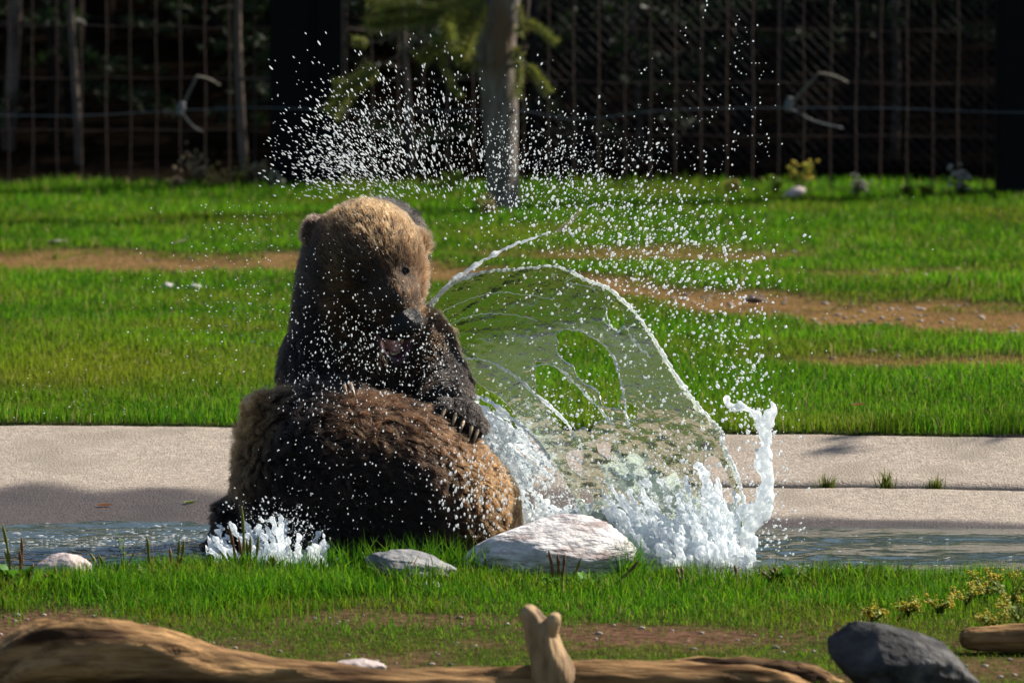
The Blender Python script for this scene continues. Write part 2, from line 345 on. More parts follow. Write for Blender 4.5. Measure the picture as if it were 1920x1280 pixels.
# concrete apron on the far side of the stream: rows of cast slabs
apron = thing('concrete_apron', 'pale concrete apron sloping from the lawn down into the stream', 'concrete edge', (0, 1.4, 0.1)); apron['kind'] = 'structure'
JOINT = 0.60    # fraction of the slope, from the water, where the two rows meet
def apron_z(t): return -0.045+0.25*t-0.02*np.sin(t*math.pi)
def slab(x0, x1, t0, t1, lift):
    nx = max(8, int((x1-x0)/0.035)); nyy = max(10, int((t1-t0)*1.9/0.035))
    U, T = np.meshgrid(np.linspace(x0, x1, nx), np.linspace(t0, t1, nyy))
    ya = 0.30; yb = y_edge(U); Yv = ya+(yb-ya)*T+0.008*n2(U, T*2, 4, 2)
    Zv = apron_z(T)+lift+0.004*n2(U, Yv, 9, 3)+0.006*n2(U, Yv, 1.6, 2)
    d = np.minimum.reduce([(T-t0)*1.9, (t1-T)*1.9, U-x0, x1-U]); Zv = Zv-0.012*np.exp(-d/0.012)   # worn arris
    hw = Zv+0.05*n2(U, Yv, 0.8, 3, 5)+0.035*n2(U*0.6, Yv, 3, 2, 1)
    wet = 1-sstep(0.035, 0.052, hw+0.045*sstep(0.45, 1.0, U))
    wet = np.maximum(wet, 0.85*(1-sstep(0.25, 0.5, np.hypot((U+0.1)/1.2, (Yv-1.1)/0.9)+0.2*n2(U, Yv, 4, 3, 8))))
    V = np.stack([U, Yv, Zv], -1).reshape(-1, 3); F = [grid_faces(nx, nyy)]
    idx = np.arange(nx*nyy).reshape(nyy, nx); ring = np.concatenate([idx[0, :], idx[1:, -1], idx[-1, -2::-1], idx[-2:0:-1, 0]])
    low = V[ring].copy(); low[:, 2] -= 0.16; b0 = len(V); V = np.vstack([V, low]); k = np.arange(len(ring)); k2 = (k+1) % len(ring)
    F.append(np.stack([ring[k2], ring[k], b0+k, b0+k2], -1))
    wc = np.concatenate([wet.ravel(), np.ones(len(ring))*0.3])
    return mesh_np('slab', V, F, True, np.repeat(wc[:, None], 3, 1))
for x0, x1, jt in [(-7.5, -3.4, 0), (-3.4, 0.55, 0), (0.55, 3.3, JOINT), (3.3, 7.5, JOINT)]:
    for t0, t1, lf_ in ([(0.0, 1.0, 0.0)] if not jt else [(0.0, jt-0.003, -0.006), (jt+0.003, 1.0, 0.0)]): obj('slab', slab(x0+0.002, x1-0.002, t0, t1, lf_), M['concrete'], apron)

# stream surface with real waves, choppier round the bears
wx = axis([(-9, -2.6, 0.1), (-2.6, 2.6, 0.016), (2.6, 9.1, 0.1)]); wy = np.arange(-1.75, 1.02, 0.016)
X, Y = np.meshgrid(wx, wy)
ch = np.exp(-(np.hypot((X+0.1)/1.1, (Y+0.1)/1.0))**2)
calm = 1-0.75*sstep(0.6, 1.0, X)
Zw = calm*(0.010*n2(X*0.55, Y*1.3, 4.5, 2)+0.006*n2(X*0.6, Y*1.6, 13, 2, 3))+ch*0.030*n2(X, Y, 9, 3, 6)
Zw = Zw+0.004*np.sin((Y-0.25*X)*9+n2(X, Y, 1.5, 2)*3)*sstep(0.4, 1.2, X)
ws = obj('stream_water', mesh_np('stream_water', np.stack([X, Y, Zw], -1).reshape(-1, 3), grid_faces(len(wx), len(wy)), True), M['water'])
tag(ws, 'dark rippled water of the shallow stream', 'water', kind='structure')

# ------------------------------------------------------------------ fence behind the lawn
def fy(x): return 18.72-0.2*x
def fpx(px, py):
    """point on the fence plane seen at a pixel"""
    d = ray(px, py); t = (18.72-CAMY)/(d[..., 1]+0.2*d[..., 0]); return np.array([0, CAMY, CAMZ])+d*np.asarray(t)[..., None]
def fxz(x, z, off=0.0): return np.array([x, fy(x)+off, z])
XL0, XP0, XP1, XR0, XR1 = -6.2, float(fpx(508, 300)[0]), float(fpx(642, 300)[0]), float(fpx(1868, 300)[0]), float(fpx(2010, 300)[0])
ZW = [0.262+0.318*i for i in range(8)]
vw = MB()
zz = np.linspace(0.16, 2.52, 18); vw.add(*tube(np.stack([0.004*np.sin(zz*7), 0.003*np.sin(zz*9), zz], -1), 0.0046, 6)); vw = vw.mesh('wire'); vw.materials.append(M['wire'])
def fence_section(x0, x1, label, phase):
    t = thing('wire_mesh_fence', label, 'fence', fxz((x0+x1)/2, 0.22), 'wire mesh fence sections between posts')
    for x in np.arange(x0+phase, x1, 0.1535):
        o = obj('wire', vw, None, t); o.location = (x+R.normal(0, 0.002), fy(x), R.normal(0, 0.01)); o.rotation_euler = (0, R.normal(0, 0.003), R.uniform(0, 6))
    for k, z in enumerate(ZW):
        xx = np.linspace(x0, x1, 60); P = np.stack([xx, fy(xx)-0.006, z+0.004*np.sin(xx*3+k)+0.004*np.sin(xx*11+2*k)], -1)
        m = MB().add(*tube(P, 0.0040, 6)); obj('wire', m.mesh('wire'), M['wire'], t)
    return t
fence_section(XL0, XP0+0.05, 'rusty wire mesh fence panel ending at the broad dark double post', 0.02)
fence_section(XP1-0.03, XR0+0.04, 'rusty wire mesh fence panel behind the pine trunk, between two dark posts', 0.06)
fence_section(XR1-0.04, 6.5, 'rusty wire mesh fence panel beyond the single dark post', 0.05)
def post(x0, x1, y0, y1, label, split=None):
    t = thing('fence_post', label, 'post', fxz((x0+x1)/2, 0.2), 'dark steel fence posts')
    if split is None: parts = [('column', x0, x1, y0, y1)]
    else: parts = [('column', x0, split-0.012, y0, y1), ('column', split+0.02, x1, y0+0.03, y1), ('seam_strip', split-0.014, split+0.022, y0+0.012, y1-0.1)]
    for nm, a, b, c, d in parts:
        bm = bmesh.new(); V, Q = box(a, b, fy((a+b)/2)+c, fy((a+b)/2)+d, 0.05, 3.2)
        vv = [bm.verts.new(v) for v in V]; [bm.faces.new([vv[i] for i in q]) for q in Q]; bmesh.ops.recalc_face_normals(bm, faces=bm.faces)
        bmesh.ops.bevel(bm, geom=[e for e in bm.edges], offset=0.012, segments=2, affect='EDGES')
        me = bpy.data.meshes.new(nm); bm.to_mesh(me); bm.free(); obj(nm, me, M['steel'], t)
    V, Q = box(x0-0.05, x1+0.05, fy(x0)+y0-0.05, fy(x1)+y1+0.05, 0.12, 0.245); obj('footing', mesh_np('footing', V, Q, False), M['steel'], t)
post(XP0, XP1, -0.06, 0.2, 'broad dark steel double post standing left of the pine', float(fpx(588, 300)[0]))
post(XR0, XR1, -0.06, 0.2, 'single dark steel fence post far from the pine')
# live wire on stand-off brackets in front of the mesh
P = np.array([[-6.2, 0, 0.70]]+[[fpx(px, py)[0], 0, fpx(px, py)[2]] for px, py in [(0, 214), (170, 214), (340, 205), (500, 200), (720, 208), (960, 205), (1080, 221), (1250, 205), (1476, 200), (1700, 202), (1919, 209)]]+[[6.2, 0, 0.72]])
P[:, 1] = fy(P[:, 0])-0.17; P = spline(P, 120)
tag(obj('electric_wire', MB().add(*tube(P, 0.0022, 6)).mesh('electric_wire'), M['ewire']), 'thin grey live wire strung in front of the mesh fence', 'wire')
def bracket(pi, pe, pb, pl, label):
    a = fpx(*pi); e = fpx(*pe); b = fpx(*pb); l = fpx(*pl); a[1] -= 0.17; e[1] -= 0.10; b[1] -= 0.004; l[1] -= 0.004
    t = thing('insulator_bracket', label, 'insulator', b, 'stand-off insulators on the mesh fence')
    obj('rod', MB().add(*tube(spline([a+[0, 0, -0.02], a*0.6+e*0.4, a*0.15+e*0.85, e, (e+b)/2+[0, 0, 0.012], b], 26), np.linspace(0.0105, 0.006, 26), 8)).mesh('rod'), M['rod'], t)
    obj('rod', MB().add(*tube(spline([a+[0, 0, -0.02], (a+l)/2+[0, 0, -0.03], l], 14), 0.003, 8)).mesh('rod'), M['ewire'], t)
    k = np.linspace(0, 1, 9); rr = np.array([0.012, 0.026, 0.026, 0.016, 0.027, 0.027, 0.016, 0.024, 0.012])
    obj('insulator_body', MB().add(*tube(a+np.outer(k-0.5, [0.02, 0.01, 0.085]), rr, 12)).mesh('insulator_body'), M['insul'], t)
bracket((342, 202), (371, 143), (412, 160), (382, 248), 'pale insulator bracket on the mesh fence between grass lawn and double post')
bracket((1477, 194), (1535, 137), (1592, 156), (1580, 240), 'pale insulator bracket on the mesh fence above the white stone')
# older chain-link fence further back
x0, x1, yc, h = 0.15, 4.6, 20.9, 2.0
cl = thing('chain_link_fence', 'dull chain link fence in the shade behind the wire mesh', 'fence', (2.3, yc, 0.25))
m = MB()
for x in np.arange(x0-h, x1, 0.074):
    for sgn in (1, -1):
        a, b = x, x+h
        za, zb = (0, h) if sgn < 0 else (h, 0)
        lo = max(0, (x0-a)/h); hi = min(1, (x1-a)/h)
        if hi <= lo: continue
        k = np.linspace(lo, hi, 4); P = np.stack([a+k*h, np.full(4, yc+(0.004 if sgn > 0 else -0.004)), 0.26+za+(zb-za)*k], -1)
        m.add(*tube(P, 0.0062 if sgn > 0 else 0.003, 5, False))
o = obj('link_mesh', m.mesh('link_mesh'), M['chain'], cl); o['kind'] = 'stuff'
for x in (0.15, 1.72, 3.2, 4.6):
    obj('pole', MB().add(*tube([[x, yc+0.03, 0.1], [x, yc+0.03, 1.2], [x, yc+0.03, 2.35]], 0.026, 12)).mesh('pole'), M['chain'], cl)
obj('top_rail', MB().add(*tube([[x0, yc+0.03, 2.28], [2.4, yc+0.03, 2.28], [x1, yc+0.03, 2.28]], 0.02, 10)).mesh('top_rail'), M['chain'], cl)

# ------------------------------------------------------------------ trees
def needles(mb, P, n, ln, wd, spread, cols, up=0.0, rng=R):
    """n single-triangle needles round the axis polyline P"""
    P = np.asarray(P, float); k = rng.random(n)*(len(P)-1); i = np.minimum(k.astype(int), len(P)-2); f = (k-i)[:, None]
    b = P[i]*(1-f)+P[i+1]*f; t = P[i+1]-P[i]; t /= np.linalg.norm(t, axis=1)[:, None]+1e-9
    r = rng.normal(size=(n, 3)); r[:, 2] += up; r -= t*(r*t).sum(1)[:, None]; r /= np.linalg.norm(r, axis=1)[:, None]+1e-9
    d = t*(1-spread)+r*spread; d /= np.linalg.norm(d, axis=1)[:, None]
    L = ln*rng.uniform(0.6, 1.15, n)[:, None]; s = np.cross(d, rng.normal(size=(n, 3))); s /= np.linalg.norm(s, axis=1)[:, None]+1e-9
    V = np.stack([b-s*wd/2, b+s*wd/2, b+d*L], 1).reshape(-1, 3)
    c = np.asarray(cols, float)[rng.integers(0, len(cols), n)]*rng.uniform(0.7, 1.25, n)[:, None]
    mb.add(V, np.arange(3*n).reshape(-1, 3), None, np.repeat(c, 3, 0))
def conifer_mesh(h, seed, low, nb, dens):
    rg = np.random.default_rng(seed); crown = MB(); wood = MB()
    zz = np.linspace(-0.1, h, 14); P = np.stack([0.04*h*0.2*np.sin(zz*0.9+seed), 0.04*h*0.2*np.cos(zz*0.7+seed), zz], -1)
    wood.add(*tube(P, 0.012*h*(1-zz/h*0.93)+0.018, 10))
    for b in range(nb):
        k = (b+0.5)/nb; z = low+(h-low)*k**0.85; a = rg.uniform(0, 6.283); L = (h*0.27)*(1-(z-low)/(h-low))**0.8*rg.uniform(0.75, 1.15)+0.12
        s = np.linspace(0, 1, 6); dr = rg.uniform(0.1, 0.45)
        B = np.stack([np.cos(a)*L*s, np.sin(a)*L*s, z-dr*L*s**1.2+0.25*dr*L*s**3], -1)
        wood.add(*tube(B[:5], np.linspace(0.012*L+0.004, 0.004, 5), 5))
        nsub = max(2, int(L*7))
        for q in range(nsub):
            kk = rg.uniform(0.25, 1.0); base = B[0]+(B[-1]-B[0])*kk; base[2] = np.interp(kk, s, B[:, 2]); aa = a+rg.choice([-1, 1])*rg.uniform(0.2, 1.0); l2 = 0.34*L*rg.uniform(0.5, 1.1)+0.06
            e = base+np.array([math.cos(aa)*l2, math.sin(aa)*l2, -0.3*l2*rg.uniform(0, 1)])
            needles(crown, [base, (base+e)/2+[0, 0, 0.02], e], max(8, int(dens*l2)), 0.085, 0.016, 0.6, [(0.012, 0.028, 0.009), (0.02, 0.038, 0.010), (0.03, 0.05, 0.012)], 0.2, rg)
    return wood.mesh('trunk'), crown.mesh('crown', False)
CON = [conifer_mesh(3.4, 11, 0.25, 44, 130), conifer_mesh(6.0, 12, 1.0, 62, 80), conifer_mesh(9.5, 13, 1.4, 80, 55), conifer_mesh(2.2, 14, 0.12, 34, 170)]
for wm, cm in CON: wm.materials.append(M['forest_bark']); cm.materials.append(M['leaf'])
CH = [3.4, 6.0, 9.5, 2.2]
KINDS = ['young dark conifer with boughs to the ground behind the fence', 'tall bare-stemmed conifer in the shade behind the fence', 'old high conifer deep in the shaded wood', 'low bushy conifer seedling behind the mesh fence']
def conifer(x, y, v, s, rz):
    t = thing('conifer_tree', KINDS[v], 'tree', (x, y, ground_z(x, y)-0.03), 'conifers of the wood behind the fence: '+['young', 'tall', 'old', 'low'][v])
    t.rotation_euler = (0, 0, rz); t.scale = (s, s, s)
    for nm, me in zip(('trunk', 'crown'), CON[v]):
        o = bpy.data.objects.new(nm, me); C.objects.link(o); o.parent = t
    return t
rg = np.random.default_rng(5); pts = []
def try_place(x, y, dmin):
    if any((x-a)**2+(y-b)**2 < dmin*dmin for a, b in pts): return False
    pts.append((x, y)); return True
for i in range(900):
    x = rg.uniform(-9, 24); y = rg.uniform(21.2, 62)
    b = y-fy(np.clip(x, -6, 6))
    if x > 7 and b < 4: continue
    vis = abs(x) < (y+22)*0.079+1.0
    if not try_place(x, y, 1.0 if b < 7 else 1.75): continue
    hmax = b*1.25
    if hmax < 2.4: continue
    if hmax < 4.2: v, s = (3, min(1.1, hmax/2.2*0.9)) if rg.random() < 0.5 else (0, min(1, hmax/3.4))
    elif hmax < 8.0: v, s = (1, min(1.15, hmax/6.0)) if rg.random() < 0.75 else (0, 1.0)
    else: v, s = (2, min(1.2, hmax/9.5)) if rg.random() < 0.7 else (1, 1.1)
    if y > 45 and v == 2: s *= 1.1
    conifer(x, y, v, s*rg.uniform(0.88, 1.0), rg.uniform(0, 6.28))
    if len(pts) > 210: break
# pale dead stems that catch the light just behind the mesh
for px, yy, r, top, lab in [(1196, 21.6, 0.024, 330, 'slim pale dead stem behind the mesh right of the pine trunk'), (762, 20.2, 0.026, 235, 'short brown snag behind the mesh left of the pine trunk'), (24, 22.5, 0.05, 200, 'greyish dead stem behind the mesh far from the double post'), (140, 21.3, 0.026, 150, 'thin tan dead stem behind the mesh'), (1672, 21.8, 0.03, 140, 'thin greyish dead stem behind the mesh near the single post'), (455, 20.3, 0.03, 100, 'dark leaning dead stem behind the mesh beside the double post')]:
    b = at(px, 350, yy); z0 = float(ground_z(b[0], yy)); hh = 2.1 if top > 300 else 1.1 if px == 762 else 2.4
    zz = np.linspace(-0.05, hh, 12); P = np.stack([b[0]+0.03*np.sin(zz*2.2+px), yy+0.02*np.cos(zz*2+px), z0+zz], -1)
    t = thing('dead_stem', lab, 'tree', (b[0], yy, z0))
    obj('trunk', MB().add(*tube(P, r*(1-0.4*zz/hh), 9)).mesh('trunk'), M['pale_bark'], t)
    for q in range(7):
        m = MB(); j = rg.integers(3, 12); a = rg.uniform(0, 6.28); l = rg.uniform(0.1, 0.5); e = P[j]+np.array([math.cos(a)*l, math.sin(a)*l, rg.uniform(-0.25, 0.2)*l])
        m.add(*tube(spline([P[j], (P[j]+e)/2+rg.normal(0, 0.02, 3), e], 6), np.linspace(0.008, 0.002, 6), 5)); obj('twig', m.mesh('twig'), M['pale_bark'], t)

# the pine standing on the lawn in front of the fence
PY = 16.4; k3 = (PY-CAMY)/FPX
pb = at(946, 402, PY); pine = thing('pine_tree', 'small pine with a bare grey trunk standing on the lawn before the fence', 'tree', (pb[0], PY, ground_z(pb[0], PY)))
tp = [(950, 425, 30), (947, 395, 29), (942, 340, 30), (940, 270, 31), (937, 200, 33), (932, 150, 35), (929, 115, 37), (932, 85, 37), (938, 55, 34), (942, 20, 32), (945, -20, 31), (944, -140, 28), (946, -400, 22), (940, -800, 14), (944, -1200, 5)]
TP = spline([list(at(a, b, PY))+[r*k3] for a, b, r in tp], 90)
V, T_, Q_ = tube(TP[:, :3], TP[:, 3], 28)
nv = V-pb; V[:90*28] += (V[:90*28]-np.repeat(TP[:, :3], 28, 0))*(0.10*noise(nv[:90*28]*[1, 1, 0.35], 16, 3)+0.16*np.exp(-((V[:90*28, 2]-at(930, 118, PY)[2])/0.05)**2)*noise(nv[:90*28], 25, 2))[:, None]
trunk = obj('trunk', MB().add(V, T_, Q_).mesh('trunk'), M['bark'], pine)
for px, py, l, dx in [(975, 95, 22, 1), (918, 112, 16, -0.6), (962, 125, 18, 1), (966, 210, 9, 1), (945, 12, 12, 0.2), (955, 170, 8, 0.5)]:
    a = at(px-8*np.sign(dx), py, PY-0.06); e = a+np.array([dx*l*k3, -0.03, 0.3*l*k3])
    obj('branch_stub', MB().add(*tube([a, (a+e)/2, e], [0.016, 0.012, 0.007], 7)).mesh('branch_stub'), M['pale_bark'], trunk)
PC = [(0.10, 0.15, 0.022), (0.18, 0.22, 0.03), (0.29, 0.29, 0.05), (0.08, 0.13, 0.025), (0.34, 0.30, 0.07)]
def bough(pts_, dens, ln=0.062, twig=0.006, cols=PC, spread=0.62, par=pine, n0=0):
    P = spline([at(a, b, y) for a, b, y in pts_], 12)
    o = obj('bough', MB().add(*tube(P, np.linspace(twig, 0.003, 12), 6)).mesh('bough'), M['pale_bark'], par)
    L = np.linalg.norm(np.diff(P, axis=0), axis=1).sum(); nm = MB(); needles(nm, P[n0:], int(dens*L), ln, 0.0032, spread, cols)
    obj('needles', nm.mesh('needles', False), M['leaf'], o)
y = PY
bough([(890, 30, y), (800, 35, y-0.15), (740, 42, y-0.3), (690, 48, y-0.4)], 2600, 0.085, spread=0.72)
bough([(900, -20, y), (830, 20, y-0.1), (770, 15, y-0.25), (715, 25, y-0.35)], 2600, 0.085, spread=0.72)
bough([(905, 10, y-0.05), (860, 55, y-0.2), (815, 90, y-0.3), (790, 112, y-0.35)], 2400, 0.08, spread=0.7)
bough([(905, 0, y-0.1), (885, 60, y-0.2), (872, 95, y-0.3), (850, 105, y-0.35)], 2400, 0.085, spread=0.7)
bough([(880, -30, y), (800, -20, y+0.1), (730, 0, y+0.2), (690, 5, y+0.2)], 2200, 0.085, spread=0.7)
bough([(905, -20, y), (850, 20, y-0.2), (835, 50, y-0.3), (845, 75, y-0.35)], 2200, 0.08, spread=0.7)
bough([(760, 55, y-0.2), (725, 75, y-0.3), (690, 80, y-0.3), (664, 78, y-0.3)], 1500, 0.05, n0=7)
bough([(790, 70, y-0.2), (745, 105, y-0.25), (700, 130, y-0.25), (655, 165, y-0.25), (622, 212, y-0.25)], 2000, 0.085, n0=5, spread=0.7)
bough([(700, 130, y-0.25), (680, 150, y-0.3), (650, 160, y-0.3), (628, 162, y-0.3)], 1700, 0.075, n0=3, spread=0.7)
bough([(835, 90, y-0.3), (828, 112, y-0.3), (842, 150, y-0.3), (862, 182, y-0.3)], 2200, 0.05)
bough([(905, 118, y), (892, 120, y-0.1), (878, 120, y-0.15), (868, 122, y-0.15)], 2200, 0.045)
bough([(800, 70, y-0.2), (785, 85, y-0.2), (780, 95, y-0.2), (776, 100, y-0.2)], 2000, 0.045, n0=6)
bough([(968, 20, y), (985, 40, y-0.1), (1012, 55, y-0.15), (1042, 80, y-0.15)], 2400, 0.052, n0=4)
bough([(962, 90, y), (985, 118, y-0.1), (1008, 145, y-0.15), (1028, 172, y-0.15)], 2400, 0.055, n0=4)
bough([(960, 80, y), (968, 100, y-0.1), (972, 135, y-0.1), (968, 180, y-0.1)], 2200, 0.06, n0=2)
bough([(965, 0, y), (975, 30, y-0.1), (978, 50, y-0.1), (974, 60, y-0.1)], 1800, 0.06)
bough([(960, -40, y), (990, -10, y-0.05), (988, 40, y-0.08), (990, 70, y-0.08), (982, 105, y-0.08), (975, 110, y-0.08)], 20, 0.04, twig=0.007)
cr = MB(); wood = MB()
for b in range(64):
    q = rg.uniform(0.42, 0.99); i0 = int(q*89); base = TP[i0, :3]; a = rg.uniform(0, 6.28); L = 1.25*(1-q)**0.6*rg.uniform(0.6, 1.1)+0.2
    s = np.linspace(0, 1, 6)[:, None]; B = base+s*np.array([math.cos(a)*L, math.sin(a)*L, 0])+np.array([0, 0, 1.0])*(0.05*L*s-0.12*L*s*s+0.1*L*s**3)
    if B[:, 2].min() < 2.3: continue
    wood.add(*tube(B, np.linspace(0.014, 0.004, 6), 5)); needles(cr, B[1:], int(420*L), 0.09, 0.005, 0.7, PC, 0.2)
    for q2 in range(5):
        k = rg.uniform(0.3, 1); st = B[0]*(1-k)+B[-1]*k; aa = a+rg.uniform(-1, 1); e = st+0.35*L*np.array([math.cos(aa), math.sin(aa), rg.uniform(-0.2, 0.2)])
        needles(cr, [st, (st+e)/2, e], int(170*L), 0.09, 0.005, 0.7, PC, 0.2)
obj('branches', wood.mesh('branches'), M['bark'], pine); obj('crown', cr.mesh('crown', False), M['leaf'], pine)
# two conifers just outside the picture whose shadows lie on the apron and the lawn
for x, yy, v, s in [(5.6, 4.45, 0, 1.22), (7.3, 14.5, 1, 0.8)]:
    t = conifer(x, yy, v, s, 1.0); t['label'] = 'young bushy conifer standing alone on the lawn near the concrete' if v == 0 else 'tall bare-stemmed conifer standing alone on the lawn before the fence'; t['group'] = 'lone conifers on the lawn'

# ------------------------------------------------------------------ grass (nobody could count the blades)
def blades(x, y, z, h, wd, col, lean=0.35, tipcol=None):
    n = len(x); a = R.uniform(0, 6.283, n); ld = R.uniform(0, 6.283, n); ln = np.abs(R.normal(0, lean, n))*h
    b = np.stack([x, y, z], -1); s = np.stack([np.cos(a), np.sin(a), np.zeros(n)], -1)*wd[:, None]/2
    l = np.stack([np.cos(ld), np.sin(ld), np.zeros(n)], -1)*ln[:, None]
    up = np.array([0, 0, 1.0]); m = b+l*0.35+up*(h*0.58)[:, None]; t = b+l+up*(h*np.sqrt(np.clip(1-(ln/h)**2*0.5, 0.2, 1)))[:, None]
    V = np.stack([b-s, b+s, m-s*0.75, m+s*0.75, t], 1).reshape(-1, 3); o = np.arange(n)[:, None]*5
    T = np.concatenate([o+np.array([[0, 1, 3]]), o+np.array([[0, 3, 2]]), o+np.array([[2, 3, 4]])])
    tc = col if tipcol is None else tipcol
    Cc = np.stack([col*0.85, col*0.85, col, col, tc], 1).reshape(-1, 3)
    return V, T, Cc
GREEN = np.array([[0.048, 0.165, 0.004], [0.080, 0.210, 0.006], [0.135, 0.265, 0.010], [0.030, 0.110, 0.006]])
def lawn(n, xr, y0, y1, hmul, wd, seed):
    y = R.uniform(y0, y1, n); k = (y+22)*0.0785+1.3; x = R.uniform(-1, 1, n)*k
    ok = y > y_edge(x)+0.005; x, y = x[ok], y[ok]
    d = dirt_mask(x, y); keep = R.random(len(x)) > d*0.45; x, y, d = x[keep], y[keep], d[keep]
    tuft = n2(x, y, 2.6, 3, 11); patch = n2(x, y, 0.55, 3, 21); dryn = n2(x, y, 1.1, 3, 31)
    h = (0.043+0.018*tuft+0.014*patch)*hmul*R.uniform(0.55, 1.25, len(x))*(1-0.72*d)
    h *= 1+0.5*np.exp(-(y-y_edge(x))/0.15)+0.7*sstep(17, 18.8, y)*R.random(len(x))
    h = np.maximum(h, 0.012)
    c = GREEN[R.integers(0, 4, len(x))]*R.uniform(0.75, 1.25, len(x))[:, None]*(1+0.5*patch+0.35*tuft)[:, None]
    yel = np.clip(sstep(0.0, 0.5, dryn+0.2*R.normal(0, 1, len(x)))*0.75, 0, 1)[:, None]
    yp = np.exp(-(np.hypot((x+1.75)/0.5, (y-5.1)/1.4))**2)[:, None]*0.75
    c = c*(1-yel)+yel*np.array([0.155, 0.185, 0.016]); c = c*(1-yp)+yp*np.array([0.19, 0.22, 0.012])
    dd = np.clip(d*1.3+0.05*(R.random(len(x)) < 0.06), 0, 1)[:, None]*R.uniform(0.4, 1, (len(x), 1)); c = c*(1-dd)+dd*np.array([0.27, 0.165, 0.055])
    dead = R.random(len(x)) < 0.035; c[dead] = np.array([0.30, 0.24, 0.10])*R.uniform(0.6, 1.2, (dead.sum(), 1))
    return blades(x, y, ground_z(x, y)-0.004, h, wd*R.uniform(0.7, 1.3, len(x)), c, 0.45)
m = MB()
for n, y0, y1, wd, hm in [(95000, 2.0, 5.0, 0.0046, 1.0), (90000, 5.0, 9.0, 0.0056, 1.0), (80000, 9.0, 13.5, 0.0068, 1.0), (80000, 13.5, 19.2, 0.0080, 1.15)]:
    V, T, c = lawn(n, 0, y0, y1, hm, wd, 1); m.add(V, T, None, c)
tag(obj('lawn_grass', m.mesh('lawn_grass', False), M['grass']), 'bright green lawn grass between the concrete and the fence', 'grass', kind='stuff')
# near bank
n = 120000; y = R.uniform(-5.4, -1.25, n); x = R.uniform(-1, 1, n)*((y+22)*0.0785+0.75); be = bank_edge(x); ok = y < be+0.02; x, y, be = x[ok], y[ok], be[ok]
bare = near_bare(x, y); keep = R.random(len(x)) > bare*0.9; x, y, be, bare = x[keep], y[keep], be[keep], bare[keep]
e = be-y; lush = np.exp(-((e-0.35)/0.42)**2); lush = np.maximum(lush, 0.75*np.exp(-((e-0.9)/0.35)**2)*(1+n2(x, y, 1.2, 2, 7))*0.8)
lush *= np.clip(0.75+1.0*n2(x, y, 3.2, 3, 3), 0.15, 1.5)
h = (0.016+0.060*lush)*R.uniform(0.5, 1.3, len(x)); h[R.random(len(x)) < 0.02] *= 1.5
c = GREEN[R.integers(0, 4, len(x))]*R.uniform(0.7, 1.3, len(x))[:, None]
yl = np.clip(0.5+1.3*n2(x, y, 2.2, 3, 13), 0, 1)[:, None]*0.8*(R.random((len(x), 1)) < 0.6); c = c*(1-yl)+yl*np.array([0.155, 0.170, 0.014])
dead = R.random(len(x)) < 0.04; c[dead] = np.array([0.26, 0.19, 0.075])*R.uniform(0.6, 1.2, (dead.sum(), 1))
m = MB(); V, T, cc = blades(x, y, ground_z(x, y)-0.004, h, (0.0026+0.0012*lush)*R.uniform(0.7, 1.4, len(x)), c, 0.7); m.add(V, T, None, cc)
# longer tufts along the water's edge
tx = []; ty = []; th = []
for px, py, w_, hh, nn_ in [(300, 1068, 120, 0.085, 1500), (480, 1072, 90, 0.085, 1100), (700, 1068, 90, 0.13, 420), (800, 1062, 70, 0.15, 420), (860, 1075, 60, 0.13, 240), (620, 1075, 60, 0.10, 260), (1180, 1078, 25, 0.14, 300), (1250, 1082, 70, 0.07, 500), (1600, 1080, 160, 0.06, 1500), (1850, 1085, 80, 0.07, 700), (60, 1090, 70, 0.06, 500), (950, 1092, 120, 0.055, 700), (1030, 1092, 150, 0.05, 900), (770, 1100, 90, 0.035, 500), (200, 1118, 130, 0.085, 1500), (420, 1122, 150, 0.085, 2000), (620, 1118, 120, 0.075, 1200), (330, 1135, 130, 0.06, 1200), (900, 1120, 160, 0.05, 1000), (1300, 1115, 200, 0.05, 1400), (1650, 1118, 180, 0.055, 1400)]:
    nn_ = int(nn_*0.8); p = on_z(px+R.normal(0, 0.55, nn_)*w_, py+R.normal(0, 6, nn_), 0.07); p[:, 1] = np.minimum(p[:, 1], bank_edge(p[:, 0])-0.10); tx.append(p[:, 0]); ty.append(p[:, 1]); th.append(hh*R.uniform(0.35, 1.15, nn_))
x = np.concatenate(tx); y = np.concatenate(ty); h = np.concatenate(th)
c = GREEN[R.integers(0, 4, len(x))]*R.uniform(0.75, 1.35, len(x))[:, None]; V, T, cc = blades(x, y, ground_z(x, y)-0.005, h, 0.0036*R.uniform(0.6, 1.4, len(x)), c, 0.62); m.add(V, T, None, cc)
tag(obj('bank_grass', m.mesh('bank_grass', False), M['grass']), 'grass and moss on the near bank of the stream', 'grass', kind='stuff')
